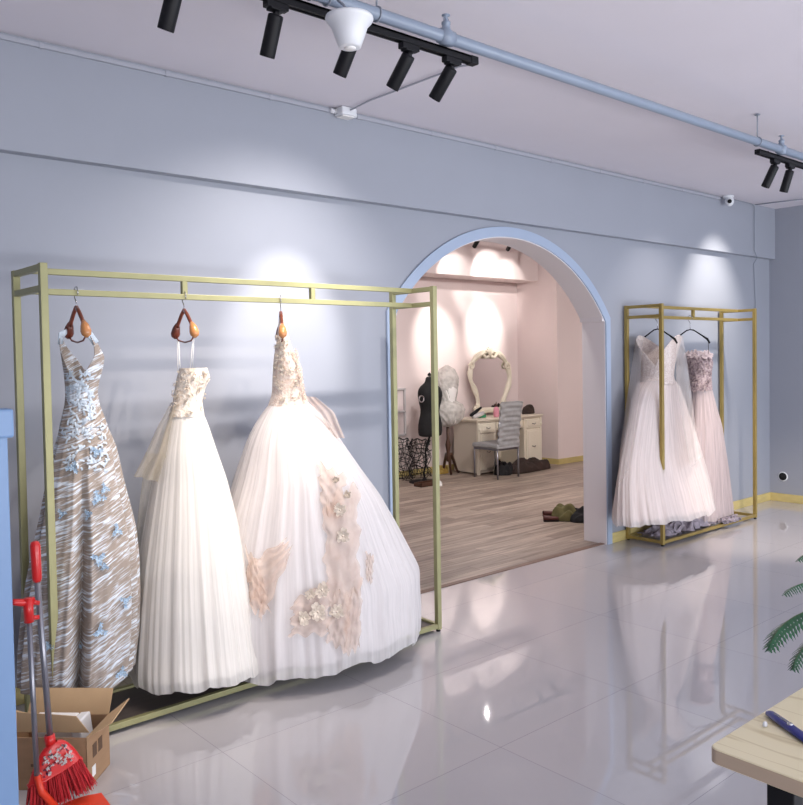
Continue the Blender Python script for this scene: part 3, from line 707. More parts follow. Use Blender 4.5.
for k in range(90):
    y_ = rr.uniform(335, 402); h = snap(bv, 283+rr.uniform(-10, 14)*min(1, (y_-325)/40)+(y_-360)*.15, y_)
    if h: flower(mb, h[0], h[1], rr.uniform(.006, .013), k, 5)
tag(mb.build('beaded_lace', M['lace'], g), kind='stuff')
bv3 = sk3.bvh()
mb = MB(); rr = random.Random(5)
for k in range(14):
    t_ = k/13; h = snap(bo3.bvh() if False else bv, 294+t_*9, 352+t_*48)
    if h: flower(mb, h[0]+h[1]*.006, h[1], .016, k, 5)
sheet(mb, [onY(304, 396, 3.5), onY(318, 412, 3.47), onY(334, 438, 3.43)], [onY(316, 397, 3.48), onY(334, 412, 3.45), onY(345, 438, 3.42)], 10, 14, .01, 3, 2)
mb.build('peach_sash', M['peach'], g)
for k, (quad, ns) in enumerate([([(318, 462), (346, 476), (340, 520), (322, 512)], 10), ([(324, 500), (358, 486), (360, 600), (326, 600)], 16), ([(334, 590), (352, 596), (346, 652), (326, 640)], 12),
                                ([(293, 600), (328, 584), (330, 634), (291, 636)], 12), ([(244, 566), (284, 540), (292, 552), (262, 618)], 14), ([(246, 548), (260, 566), (270, 612), (250, 612)], 10), ([(366, 552), (374, 556), (372, 584), (366, 580)], 5),
                                ([(345, 600), (362, 580), (360, 648), (345, 655)], 8)]):
    mb = patch(bv3, quad, ns+8, ns+14, .012+.003*(k % 3), .004, k, .06); mb.build('organza_applique', M['peach'], g)
for k, (x_, y_, R_) in enumerate([(340, 510, .045), (343, 536, .05), (322, 590, .05), (318, 612, .06), (337, 612, .05), (304, 618, .045), (310, 594, .035), (347, 495, .03), (336, 480, .025)]):
    h = snap(bv3, x_, y_)
    if h:
        mb = MB(); flower(mb, h[0]-h[2]*.02, -h[2], R_*.62, k, 13); flower(mb, h[0]-h[2]*.024, -h[2], R_*.4, k+50, 9); mb.build('embroidered_flower', M['peachflower'], g)

# --- gown 4: white V-neck with sheer sleeves, right rack
y2 = RM2
g = thing('v_neck_gown', (6.3, 3.7, .03), 'white V-neck ball gown with sheer cape sleeves on the right rack', 'gown')
rows = [(380, 640, 674, y2, 1, .135), (386, 637, 679, y2, 1, .138), (400, 633, 684, y2-.01, 1, .14), (419, 630, 690, y2-.01, 1, .145), (454, 624, 701, y2-.01, 1, .16), (475, 621, 707, y2-.03, 1, .19), (492, 619, 711, y2-.06, 1, .225), (506, 617, 713, y2-.085, 1, .255), (514, 617, 715, y2-.1, 1, .27)]
sk4 = Cloth(rows, 31, 26, .01, .05, .9, .016)
sk4.mesh(280, 90).build('skirt', M['blush_tulle'], g); sk4.mesh(160, 60, .01, .97, .955).build('lining', M['blushlining'], g)
# bodice with an open V: loft whose top edge dips in front
rows = [(335, 637, 681, y2, 1, .12), (342, 638, 680, y2, 1, .13), (352, 640, 677, y2, 1, .135), (366, 641.5, 674, y2, 1, .138), (376, 641, 673, y2, 1, .138), (384, 639, 675, y2, 1, .138)]
bo4 = Cloth(rows, 32, 6, .015, .015)
mb = MB(); thf = math.radians(-155)
def vneck(u, v):
    th = 2*PI*u; c_ = math.cos(th-thf); a_ = (1-abs(math.sin(th-thf)))**.8
    t0 = (.62 if c_ > 0 else .35)*a_
    return bo4(th, t0+(1-t0)*v)
mb.grid(vneck, 160, 36, closed=True); mb.build('bodice', M['blushlace'], g, solid=.003)
for A_, B_, sd in (([onY(636, 338, y2+.12), onY(627, 400, y2+.1), onY(620, 450, y2+.06), onY(617, 488, y2+.0)], [onY(643, 340, y2+.02), onY(640, 390, y2-.1), onY(634, 430, y2-.15), onY(628, 470, y2-.2)], 1),
                   ([onY(676, 336, y2-.16), onY(676, 380, y2-.2), onY(683, 430, y2-.26), onY(690, 470, y2-.3)], [onY(683, 336, y2-.1), onY(688, 370, y2-.08), onY(694, 420, y2-.12), onY(700, 458, y2-.2)], 2)):
    mb = MB(); sheet(mb, A_, B_, 18, 34, .01, sd, 2); mb.build('sheer_sleeve', M['whitesheer'], g)

# --- gown 5: mauve strapless with train
g = thing('mauve_gown', (6.95, 3.85, .03), 'dusty mauve strapless gown with dark lace bodice, right-hand gown on the gold rack', 'gown')
y5 = y2-.01
rows = [(386, 691, 711, y5, .9, .12), (395, 692, 713, y5, .9, .14), (426, 690, 721, y5, .8, .16), (470, 688, 727, y5, .7, .16), (505, 688, 731, y5-.02, .6, .17), (518, 689, 732, y5-.02, .6, .17)]
sk5 = Cloth(rows, 41, 18, .03, .09, .7, .012); sk5.mesh(220, 80).build('skirt', M['mauve'], g); sk5.mesh(120, 50, .01, .97, .94).build('lining', M['mauvelining'], g)
rows = [(355, 686, 711, y5, 1, .16), (363, 686, 712.5, y5, 1, .17), (375, 689, 711, y5, 1, .15), (390, 690, 712, y5, .9, .13)]
bo5 = Cloth(rows, 42, 8, .03, .03); bo5.mesh(120, 30).build('bodice', M['mauvelace'], g)
bv = bo5.bvh(); mb = MB(); rr = random.Random(29)
for k in range(60):
    h = snap(bv, rr.uniform(687, 711), rr.uniform(355, 395))
    if h: flower(mb, h[0], h[1], rr.uniform(.012, .022), k, 5)
tag(mb.build('lace_petals', M['mauvelace'], g), kind='stuff')
mb = MB(); rr = random.Random(31)
for k in range(7):
    x_ = 687+k*3.6; h = snap(bv, x_, 357)
    if h: flower(mb, h[0]+Vector((0, 0, .02)), (h[1]+Vector((0, 0, .8))).normalized(), .045, k, 6)
mb.build('neckline_ruffle', M['mauvelining'], g)
mb = MB()
for s_, px_ in ((-1, 709), (1, 690)):
    mb = MB(); p0 = Vector((6.78, y2+s_*.17, 1.72)); q = onY(px_, 358, y5+s_*.1); mb.tube([p0, p0.lerp(q, .5), q], .003, 6)
    mb.build('hanging_loop', M['darksteel'], g)
# the folded train lying in the foot of the rack
mb = MB(); rr = random.Random(77)
ph = [rr.random()*6 for _ in range(8)]
def train(u, v):
    x_ = 6.12+1.18*u; w = (v-.5)*.26
    z = .05+.11*(math.sin(v*PI)**.6)*(.6+.4*math.sin(u*8+ph[0]))*(1 if True else 0)
    z += .03*math.sin(u*43+v*9+ph[1])+.02*math.sin(u*71-v*15+ph[2])+.016*math.sin(v*26+u*11+ph[3])
    return Vector((x_+.03*math.sin(v*21+u*9+ph[4]), 3.88+w*1.0-.01*math.sin(u*27+ph[5])+.02*math.sin(u*60+v*6), max(.048, z*math.sin(PI*min(1, max(0, u*.96+.02)))**.3)))
mb.grid(train, 150, 44); mb.build('folded_train', M['mauvetrain'], g)
mb = MB()
def hemroll(u, v):
    x_ = 6.98+.3*u; return Vector((x_+.02*math.sin(v*19), 3.66+.1*v+.01*math.sin(u*40), max(.05, .055+.02*math.sin(u*31+v*5)+.02*math.sin(v*PI))))
mb.grid(hemroll, 30, 16); mb.build('train_corner', M['mauvetrain'], g, solid=.003)

# ------------------------------------------------------------------ left foreground: partition, box, broom, dustpan
t = thing('partition_panel', (.55, 2.65, 0), 'pale blue upright panel edge at the far left of the photo', 'panel')
MB().box((.36, 2.63, 0), (.718, 2.67, 1.38)).build('panel_board', M['blue_panel'], t, bevel=.004)
MB().box((.66, 2.615, 1.375), (.734, 2.685, 1.462)).build('edge_cap', M['blue_panel'], t, bevel=.008)

# cardboard box: axes along its visible front and right sides
P0 = Vector((1.077, 3.066, 0)); e1 = Vector((-.72, .694, 0)); e2 = Vector((-e1.y, e1.x, 0)); 
if e2.dot(Vector((1.22, 3.168, 0))-P0) < 0: e2 = -e2
BW, BD, BH = .33, .205, .20
bmtx = Matrix(((e1.x, e2.x, 0, P0.x), (e1.y, e2.y, 0, P0.y), (0, 0, 1, 0), (0, 0, 0, 1)))
t = thing('cardboard_box', P0+e1*BW/2+e2*BD/2, 'open brown cardboard box on the floor at the foot of the left rack', 'box')
tk = .004
mb = MB(); mb.box((0, 0, 0), (BW, BD, tk), bmtx).box((0, 0, 0), (BW, tk, BH), bmtx).box((0, BD-tk, 0), (BW, BD, BH), bmtx).box((0, 0, 0), (tk, BD, BH), bmtx).box((BW-tk, 0, 0), (BW, BD, BH), bmtx)
mb.build('carton', M['cardboard'], t, bevel=.001)
def flap(pts, nm='flap'):
    mb = MB(); v = [bmtx @ Vector(p) for p in pts]; mb.add(v, [(0, 1, 2, 3)]); return mb.build(nm, M['cardboard_in'], t, solid=.004)
flap([(0, BD, BH), (BW, BD, BH), (BW, BD+.05, BH+.085), (0, BD+.05, BH+.085)])            # rear flap standing up
flap([(0, 0, BH), (0, BD, BH), (-.09, BD-.015, BH+.07), (-.09, .02, BH+.05)])              # right flap leaning out
flap([(BW, 0, BH), (BW, BD, BH), (BW+.09, BD-.01, BH+.03), (BW+.09, .01, BH+.03)])
flap([(.012, .05, BH-.002), (BW-.04, .05, BH-.002), (BW-.04, .05, BH+.075), (.06, .05, BH+.06)], 'divider')
for (a, b, c_, d_) in ((.1, .135, .09, .1), (.1, .135, .06, .07)):
    MB().box((a+.06, -.0012, c_), (b+.08, .0, d_), bmtx).build('printed_mark', M['ink'], t)
for a in (.05, .1): MB().box((-.0012, a, .1), (.0, a+.035, .15), bmtx).build('printed_mark', M['ink'], t)
MB().box((-.0014, .04, .03), (.0, .07, .07), bmtx).build('shipping_label', M['whitewarm'], t)
mb = MB(); mb.box((.1, .1, .06), (.26, .165, .225), bmtx)
tag(mb.build('white_carton', M['whitewarm'], bevel=.004), 'long white packet lying inside the cardboard box', 'packet')
mb = MB(); mb.box((.03, .07, .03), (.07, .17, .235), bmtx @ Matrix.Rotation(.12, 4, 'Y'))
tag(mb.build('foam_block', M['white'], bevel=.006), 'upright white foam block at the right inside the cardboard box', 'foam block')

# broom
YBm = 2.93
bt = onY(51, 748, YBm); bh = onY(35, 542, YBm)
t = thing('broom', (bt.x, YBm, 0), 'red broom with a flowered head and grey steel handle in front of the box', 'broom')
gt = onY(37, 578, YBm)
mb = MB(); mb.tube([bt, gt], .0105, 14); mb.build('handle', M['tubemetal'], t)
mb = MB(); mb.tube([gt-(bh-gt)*.1, gt, bh-(bh-gt)*.1, bh, bh+(bh-gt)*.03], [.0125, .016, .017, .013, .004], 16); mb.build('grip', M['red'], t)
# head: arched plastic hood
hx = Vector((1, -.15, .0)).normalized(); hz = (bh-bt).normalized()
L0 = onY(28, 785, YBm); Rr = onY(81, 757, YBm-.01)
mb = MB(); sec = []
mid = L0.lerp(Rr, .5); ax = (Rr-L0).normalized(); hl = (Rr-L0).length/2; upv = Vector((0, 1, 0)).cross(ax).normalized(); upv = upv if upv.z > 0 else -upv
upv = (hz*.75+upv*.5).normalized()
def hood(u, v):
    a = u*2*PI; sx_ = (1-v)**.55; w = hl*(.16+.84*sx_*(1 if v < .97 else .9)); dpt = .026*(.45+.55*sx_)
    return mid+ax*(math.cos(a)*w+v*.008)+Vector((0, 1, 0))*(math.sin(a)*dpt)+upv*(.1*v)
mb.grid(hood, 40, 14, closed=True)
mb.tube([mid+upv*.1-ax*0, mid+upv*.13], .018, 14); mb.build('head', M['red'], t)
mb = MB(); mb.tube([mid-ax*hl*1.03-upv*.004, mid-ax*hl*.5-upv*.004, mid+ax*hl*1.03-upv*.004], [.014, .028, .014], 12, flat=.35, up=(0, 1, 0)); mb.build('head_rim', M['red'], t)
mb = MB(); rr = random.Random(3)
for k in range(46):                                   # printed blossoms on the hood
    u_ = rr.uniform(.62, .88); v_ = rr.uniform(.12, .85); p = hood(u_, v_); nn = Vector((0, -1, .2)).normalized(); flower(mb, p+nn*.001, nn, rr.uniform(.003, .006), k, 5)
mb.build('printed_blossoms', M['whitewarm'], t)
M['navy'] = mat('navy_print', srgb(54, 48, 90), .5)
mb = MB()
for k in range(26):
    u_ = rr.uniform(.62, .88); v_ = rr.uniform(.12, .85); p = hood(u_, v_); nn = Vector((0, -1, .2)).normalized(); flower(mb, p+nn*.0015, nn, rr.uniform(.002, .004), k, 4)
mb.build('printed_leaves', M['navy'], t)
mb = MB(); 
for k in range(520):
    u_ = rr.uniform(-1, 1); w_ = rr.uniform(-.02, .02); p = mid+ax*hl*u_*.95+Vector((0, w_, 0)); q = p-upv*rr.uniform(.1, .125)+ax*(u_*.03+rr.uniform(-.008, .008))+Vector((0, w_*.8, 0)); q.z = max(q.z, .004)
    m_ = p.lerp(q, .5)+Vector((rr.uniform(-.004, .004), rr.uniform(-.004, .004), 0)); mb.tube([p, m_, q], [.002, .002, .0012], 3, cap=False)
o = mb.build('bristles', M['bristle'], t); o['kind'] = 'stuff'
# dustpan on a pole
YD = 2.9
t = thing('dustpan', (.95, YD, 0), 'orange-red long-handled dustpan standing beside the broom', 'dustpan')
pt, pb = onY(29, 618, YD), onY(37, 775, YD)
mb = MB(); mb.tube([pb, pt], .009, 14); mb.build('pole', M['tubemetal'], t)
mb = MB(); g1 = onY(29, 622, YD); g2 = onY(28, 598, YD)
mb.tube([g1, g2], .016, 14); mb.tube([g2+Vector((.02, 0, -.01)), g2+Vector((-.02, 0, -.012)), onY(13, 602, YD-.02)], [.011, .013, .01], 12)
mb.tube([g2+Vector((0, 0, -.012)), onY(39, 603, YD)], .008, 10); mb.tube([g1+Vector((0, 0, .012)), onY(39, 617, YD)], .008, 10)
mb.build('grip', M['red'], t)
mb = MB(); q0 = Vector((pb.x+.0, YD, 0))
# tray: raised back wall, side walls, sloping floor
x0, x1_ = .89, 1.075; ya, yb_ = YD-.14, YD+.025
mb.box((x0, ya, .004), (x1_, yb_, .01)).box((x0, yb_-.006, .004), (x1_, yb_, .045))
for xx in (x0, x1_-.006):
    v = [(xx, ya, .004), (xx+.006, ya, .004), (xx+.006, yb_, .004), (xx, yb_, .004), (xx, ya, .012), (xx+.006, ya, .012), (xx+.006, yb_, .05), (xx, yb_, .05)]
    mb.add(v, [(0, 3, 2, 1), (4, 5, 6, 7), (0, 1, 5, 4), (1, 2, 6, 5), (2, 3, 7, 6), (3, 0, 4, 7)])
def lid(u, v): return Vector((x0+(x1_-x0)*u, yb_-.09*v, .05+.012*math.sin(u*PI)-.012*v))
mb.grid(lid, 12, 5)
mb.build('tray', M['orange'], t, bevel=.002)
mb = MB(); mb.tube([pb, pb+Vector((.012, 0, -.06)), Vector((x0+.03, yb_-.03, .05))], [.011, .012, .013], 12); mb.build('pole_socket', M['orange'], t)

# ------------------------------------------------------------------ desk beside the camera
tx, ty = 1.632, .896
t = thing('work_table', (tx+.6, ty-.5, 0), 'pale ash-topped table with a black leg in the lower right corner', 'table')
def slab(x0, y0, x1, y1, z0, z1, r=.035):
    pts = []
    for cx_, cy0, a0 in ((x1-r, y1-r, 0), (x0+r, y1-r, 90), (x0+r, y0+r, 180), (x1-r, y0+r, 270)):
        for k in range(7): a = math.radians(a0+k*15); pts.append((cx_+r*math.cos(a), cy0+r*math.sin(a)))
    n_ = len(pts); v = [(x, y, z0) for x, y in pts]+[(x, y, z1) for x, y in pts]
    return v, [tuple(range(n_))[::-1], tuple(range(n_, 2*n_))]+[(i, (i+1) % n_, (i+1) % n_+n_, i+n_) for i in range(n_)]
mb = MB(); mb.add(*slab(tx, ty-.75, tx+1.3, ty, .715, .75, .02)); mb.build('tabletop', M['tabletop'], t, bevel=.003)
M['edge'] = mat('brown_edge_band', srgb(186, 164, 142), .5)
mb = MB(); mb.add(*slab(tx-.0008, ty-.7508, tx+1.3008, ty+.0008, .7175, .7465, .02)); mb.build('edge_band', M['edge'], t)
lx = onY(785, 790, ty-.09)
for x_, y_ in ((lx.x, ty-.09), (tx+1.2, ty-.09), (lx.x, ty-.66), (tx+1.2, ty-.66)):
    MB().box((x_-.024, y_-.03, 0), (x_+.024, y_+.03, .715)).build('leg', M['black'], t, bevel=.003)
MB().box((lx.x, ty-.66, .69), (lx.x+.03, ty-.09, .714)).box((tx+1.17, ty-.66, .69), (tx+1.2, ty-.09, .714)).build('under_frame', M['black'], t)
t = thing('utility_knife', (1.84, .81, .75), 'dark blue utility knife lying on the pale table', 'knife')
ka = onZ(768, 712, .758); kb = onZ(806, 739, .758); kd = (kb-ka).normalized(); ke = ka+kd*.15
mb = MB(); mb.tube([ka, ka+kd*.008, ka+kd*.05, ka+kd*.1, ke-kd*.006, ke], [.007, .012, .0135, .0135, .013, .009], 12, flat=.55, up=(0, 1, 0)); mb.build('handle', M['blue'], t)
mb = MB(); mb.box((-.03, -.002, 0), (.03, .002, .0022), Matrix.Translation(ka+kd*.055+Vector((0, 0, .006))) @ kd.to_track_quat('X', 'Z').to_matrix().to_4x4()); mb.build('slider_channel', M['steel'], t)
mb = MB(); mb.lathe([(.0065, 0), (.0065, .004), (.004, .006)], ka+kd*.082+Vector((0, 0, .005)), 14); mb.build('blade_lock', M['steel'], t)
c_ = onZ(765, 727, .75)
mb = MB(); mb.lathe([(.002, 0), (.0065, .002), (.0075, .006), (.005, .011), (.001, .013)], c_, 9, None, 1, .7)
tag(mb.build('foam_crumb', M['white']), 'tiny white crumb of foam beside the blue knife on the table', 'crumb')
# fern: pot stands just outside the frame, fronds reach in
fp = Vector((2.42, .72, .75))
t = thing('potted_fern', fp, 'green fern whose fronds arch in from the right edge above the table', 'plant')
mb = MB(); mb.lathe([(.05, 0), (.055, .004), (.075, .1), (.08, .112), (.074, .112), (.068, .1), (.05, .095)], fp, 32); mb.build('pot', M['pot'], t)
mb = MB(); mb.lathe([(.067, .094), (.05, .1), (.01, .104)], fp, 24); mb.build('soil', M['soil'], t)
def bez(P, n=22):
    o = []
    for i in range(n):
        s_ = i/(n-1); k = [Vector(p) for p in P]
        while len(k) > 1: k = [k[j].lerp(k[j+1], s_) for j in range(len(k)-1)]
        o.append(k[0])
    return o
def frond(P, lf, seed):
    pts = bez(P, 26); rr = random.Random(seed)
    mb = MB(); mb.tube(pts, [.0022*(1-.7*i/25) for i in range(26)], 6)
    st = mb.build('frond', M['stem'], t)
    mb = MB()
    pts = bez(P, 34); 
    for i in range(6, 34):
        s_ = i/33; Lf = lf*(math.sin(PI*min(1, (s_-.12)*1.05))**.6 if s_ < .97 else .25)*(1-.15*s_)+.004
        d = (pts[i]-pts[i-1]).normalized(); sd = d.cross(Vector((0, 0, 1))).normalized()
        for sg in (-1, 1):
            out = (sd*sg*1.0+d*.35+Vector((0, 0, -.55+rr.uniform(-.15, .1)))).normalized(); p = pts[i]
            # a leaflet is a row of small lobes
            nl = 7
            wv = d
            L_ = Lf*rr.uniform(.85, 1.1); prev = None; v = []; 
            for k in range(nl+1):
                q = k/nl; c0 = p+out*L_*q+Vector((0, 0, -.25*L_*q*q)); w = .0115*(1-q)**.6*(1 if k % 2 else .5)*(lf/.05)
                v += [c0-wv*w, c0+Vector((0, 0, .0008)), c0+wv*w]
            f_ = []
            for k in range(nl): f_ += [(3*k, 3*k+1, 3*k+4, 3*k+3), (3*k+1, 3*k+2, 3*k+5, 3*k+4)]
            mb.add(v, f_, False)
    mb.build('leaflets', M['leaf'], st)
base = fp+Vector((0, 0, .1))
tg = [([base, base+Vector((-.02, .1, .14)), onY(806, 610, 1.0), onY(780, 612, 1.0), onY(769, 648, 1.0)], .05), ([base, base+Vector((0, .05, .2)), onY(812, 585, 1.02), onY(797, 578, 1.0), onY(785, 594, 1.0)], .026),
      ([base, base+Vector((0, .08, .12)), onY(818, 628, .98), onY(800, 640, .95), onY(793, 668, .95)], .036), ([base, base+Vector((0, .06, .28)), onY(822, 560, 1.0), onY(808, 545, 1.0), onY(799, 560, 1.0)], .024),
      ([base, base+Vector((.1, .05, .2)), base+Vector((.22, .05, .2)), base+Vector((.28, .06, .08))], .05), ([base, base+Vector((.05, -.1, .2)), base+Vector((.12, -.2, .18)), base+Vector((.15, -.26, .06))], .05),
      ([base, base+Vector((.06, .1, .22)), base+Vector((.14, .2, .2)), base+Vector((.18, .26, .08))], .05), ([base, base+Vector((.0, -.02, .2)), base+Vector((.03, -.06, .3)), base+Vector((.02, -.14, .3))], .045)]
for k, (P, lf) in enumerate(tg): frond(P, lf, k)

# ------------------------------------------------------------------ fitting room furniture
DX0, DX1, DY0, DY1, DZ = 7.95, 9.25, 7.64, 8.1, .745
t = thing('dressing_table', ((DX0+DX1)/2, (DY0+DY1)/2, 0), 'cream dressing table with carved drawers against the fitting room wall', 'dressing table')
mb = MB(); mb.box((DX0-.03, DY0-.025, DZ-.028), (DX1+.03, DY1+.02, DZ)); mb.box((DX0-.015, DY0-.012, DZ-.045), (DX1+.015, DY1, DZ-.028)); mb.build('tabletop', M['desk'], t, bevel=.006)
PWt = .36
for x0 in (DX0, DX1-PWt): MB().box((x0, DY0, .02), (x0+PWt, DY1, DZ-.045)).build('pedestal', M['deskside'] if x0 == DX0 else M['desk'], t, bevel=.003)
MB().box((DX0+PWt, DY0+.02, DZ-.17), (DX1-PWt, DY1, DZ-.045)).box((DX0+PWt, DY1-.02, .1), (DX1-PWt, DY1, DZ-.17)).build('centre_apron', M['desk'], t, bevel=.003)
for x0 in (DX0-.008, DX1-.03): 
    mb = MB(); mb.box((x0, DY0-.014, .0), (x0+.038, DY0+.02, DZ-.045)); mb.lathe([(.012, .0), (.02, .03), (.012, .06), (.016, .09)], (x0+.019, DY0-.016, DZ-.16), 12); mb.build('corner_pilaster', M['deskhi'], t, bevel=.003)
def drawer(x0, x1, z0, z1, name='drawer', yy=DY0):
    mb = MB(); mb.box((x0, yy-.014, z0), (x1, yy+.002, z1)); mb.box((x0+.03, yy-.02, z0+.025), (x1-.03, yy-.012, z1-.025)); d = mb.build(name, M['deskhi'], t, bevel=.004)
    c = ((x0+x1)/2, yy-.034, (z0+z1)/2)
    mb = MB(); mb.tube([(c[0]-.035, yy-.02, c[2]+.005), (c[0]-.025, c[1], c[2]), (c[0], c[1]-.004, c[2]-.008), (c[0]+.025, c[1], c[2]), (c[0]+.035, yy-.02, c[2]+.005)], .0045, 8); mb.build('handle', M['darksteel'], d)
    return d
for x0 in (DX0, DX1-PWt):
    drawer(x0+.035, x0+PWt-.03, .56, .685)
    d = drawer(x0+.035, x0+PWt-.03, .06, .54, 'cabinet_door')
drawer(DX0+PWt+.02, DX1-PWt-.02, .6, .69, yy=DY0+.02)
# carved mirror standing on it
YM = 8.12
t = thing('vanity_mirror', (8.77, YM, DZ), 'ornate cream keyhole-shaped mirror standing on the dressing table', 'mirror')
def zp(px, py, y=YM): return onY(460+px/5.75, 340+py/5.75, y)
cl = [(92, 405), (103, 375), (97, 320), (78, 270), (60, 225), (60, 175), (75, 125), (110, 85), (170, 66), (228, 84), (262, 122), (280, 170), (286, 215), (280, 262), (262, 310), (250, 355), (258, 400)]
cl = [zp(*q) for q in cl]
def smooth(P, n=6, closed=False):
    P = [Vector(p) for p in P]; o = []
    for i in range(len(P)-1):
        a = P[max(i-1, 0)]; b = P[i]; c = P[i+1]; d = P[min(i+2, len(P)-1)]
        for k in range(n):
            s_ = k/n; o.append(.5*((2*b)+(c-a)*s_+(2*a-5*b+4*c-d)*s_*s_+(3*b-a-3*c+d)*s_**3))
    o.append(P[-1]); return o
cs = smooth(cl)
mb = MB(); mb.tube(cs, [.04+.008*math.sin(i*.5) for i in range(len(cs))], 12, flat=.6, up=(0, 0, 1)); mb.tube([p+Vector((0, -.02, 0)) for p in cs], .014, 8)
a, b = cs[0], cs[-1]
mb.tube([a+Vector((-.03, 0, -.0)), a.lerp(b, .3), a.lerp(b, .7), b+Vector((.03, 0, 0))], [.03, .04, .04, .03], 10, flat=.6)
mb.build('carved_frame', M['deskhi'], t)
mb = MB(); gp = [p+Vector((0, .006, 0)) for p in cs]; mb.add(gp+[p+Vector((0, .01, 0)) for p in gp], [tuple(range(len(gp))), tuple(range(2*len(gp)-1, len(gp)-1, -1))]); mb.build('mirror_glass', M['mirror'], t)
mb = MB(); cr = zp(172, 70, YM-.03)
for k in range(7):
    a_ = math.radians(-66+22*k); tip = cr+Vector((math.sin(a_)*.1, -.008, math.cos(a_)*.11-.02)); mb.tube([cr+Vector((0, 0, -.06)), cr.lerp(tip, .6), tip], [.008, .02, .008], 8)
for s_ in (-1, 1): mb.tube([cr+Vector((s_*.02, 0, -.06)), cr+Vector((s_*.09, 0, -.075)), cr+Vector((s_*.15, 0, -.03)), cr+Vector((s_*.2, 0, -.04)), cr+Vector((s_*.2, 0, -.08))], [.02, .024, .02, .014, .008], 8)
mb.build('shell_crest', M['deskhi'], t)
for px_, py_, s_ in ((68, 150, -1), (272, 150, 1), (95, 400, -1), (262, 395, 1)):
    c0 = zp(px_, py_, YM-.03); mb = MB(); mb.tube([c0+Vector((s_*.05*math.cos(a_)*(1-a_/12), 0, .055*math.sin(a_)*(1-a_/12))) for a_ in [k*.5 for k in range(18)]], [.018-.0006*k for k in range(18)], 8); mb.build('scroll', M['deskhi'], t)
# chair
t = thing('side_chair', (8.02, 7.36, 0), 'grey covered chair with steel legs, its back to us, at the dressing table', 'chair')
cx0, cx1, cy0_, cy1_ = 7.82, 8.22, 7.17, 7.58
for x_, y_ in ((cx0, cy0_), (cx1, cy0_), (cx0, cy1_), (cx1, cy1_)):
    MB().tube([(x_, y_, 0), (x_, y_, .41)], .012, 10).build('leg', M['tubemetal'], t)
MB().box((cx0-.01, cy0_-.01, .37), (cx1+.01, cy1_+.01, .395)).build('seat_frame', M['tubemetal'], t, bevel=.004)
def cush(u, v, a=1): return None
mb = MB(); mb.box((cx0-.02, cy0_-.02, .395), (cx1+.02, cy1_+.03, .455)); mb.build('seat_cushion', M['greycloth'], t, bevel=.02)
def back(u, v):
    z = .4+.6*v; lean = -.05*v-.03*v*v; w = .21*(1-.06*math.sin(v*PI))+.008*math.sin(v*40+u*3); a = u*2*PI
    k = .005*math.sin(v*34+math.cos(a)*5+1)+.004*math.sin(v*61+math.sin(a)*4)
    return Vector((8.02+w*(abs(math.cos(a))**.4)*(1 if math.cos(a) > 0 else -1), cy0_+lean+(.03+k)*(abs(math.sin(a))**.6)*(1 if math.sin(a) > 0 else -1), z-.015*abs(math.cos(a))**3*(v > .97)))
mb = MB(); mb.grid(back, 48, 60, closed=True); k = len(mb.v)-48; mb.f.append(tuple(range(k, k+48))); mb.sm.append(True); mb.build('backrest_cover', M['greycloth'], t)
for x_ in (cx0+.01, cx1-.01): MB().tube([(x_, cy0_, .4), (x_, cy0_-.04, .8)], .011, 8).build('back_post', M['tubemetal'], t)

def heap(name, cx_, cy0, z0, rx, ry, h, m, label, cat, seed, n=60, fq=16):
    r = random.Random(seed); W_ = [(r.uniform(3, fq), r.uniform(3, fq), r.random()*6, r.uniform(.3, 1)) for _ in range(7)]
    ol = [(k, r.random()*6, .2/k) for k in (2, 3, 5, 7)]
    def fn(u, v):
        a = u*2*PI; R_ = math.sin(v*PI/2)**.7; o_ = 1+sum(b*math.sin(k*a+p) for k, p, b in ol)
        x_ = R_*math.cos(a)*o_; y_ = R_*math.sin(a)*o_
        q = sum(b*math.sin(f1*x_+f2*y_+p) for f1, f2, p, b in W_)/3.2
        z = h*(math.cos(v*PI/2)**.8)*(1+.5*q)+h*.22*q*(1-v**4)
        return Vector((cx_+rx*x_, cy0+ry*y_, z0+max(z, .002)))
    mb = MB(); mb.grid(fn, n, 24, closed=True)
    k = len(mb.v)-n; mb.f.append(tuple(range(k, k+n))); mb.sm.append(False)
    return tag(mb.build(name, m), label, cat)
heap('clothing_heap', 8.72, 7.42, .001, .42, .14, .12, M['darkcloth'], 'dark brown heap of clothing on the floor behind the grey chair', 'clothes', 5)
heap('black_bag', 8.25, 7.45, .001, .16, .12, .13, M['blackmatte'], 'black cloth lump on the floor under the grey chair', 'cloth', 6)
heap('leather_pouch', onY(528, 412, 7.82).x, 7.82, DZ, .11, .07, .1, M['darkcloth'], 'crumpled dark brown pouch on the right of the dressing table', 'pouch', 18, 60, 12)
heap('green_cloth', 8.22, 7.84, DZ, .09, .05, .05, M['green'], 'green cloth on the dressing table in front of the mirror', 'cloth', 9)
t = thing('hair_iron', (7.98, 7.8, DZ), 'black and white hair iron leaning at the left of the mirror', 'hair iron')
q0, q1 = zp(62, 435, 7.8), zp(122, 388, 7.8); MB().tube([q0, q0.lerp(q1, .5), q1], [.02, .024, .014], 10).build('handle', M['black'], t)
MB().tube([q0+Vector((.05, 0, -.02)), q1+Vector((.04, 0, -.08))], [.035, .03], 10).build('base_pad', M['grille'], t)
t = thing('pink_bottle', (8.33, 7.78, DZ), 'pink plastic bottle on the dressing table beside the mirror', 'bottle')
bx = onY(496.3, 413, 7.78).x
mb = MB(); mb.lathe([(.035, 0), (.04, .01), (.04, .1), (.034, .125), (.016, .14)], (bx, 7.78, DZ), 18); mb.build('bottle_body', M['pinkb'], t)
mb = MB(); mb.lathe([(.016, .14), (.017, .165), (.006, .19), (.004, .21)], (bx, 7.78, DZ), 14); mb.build('cap', M['stand'], t)
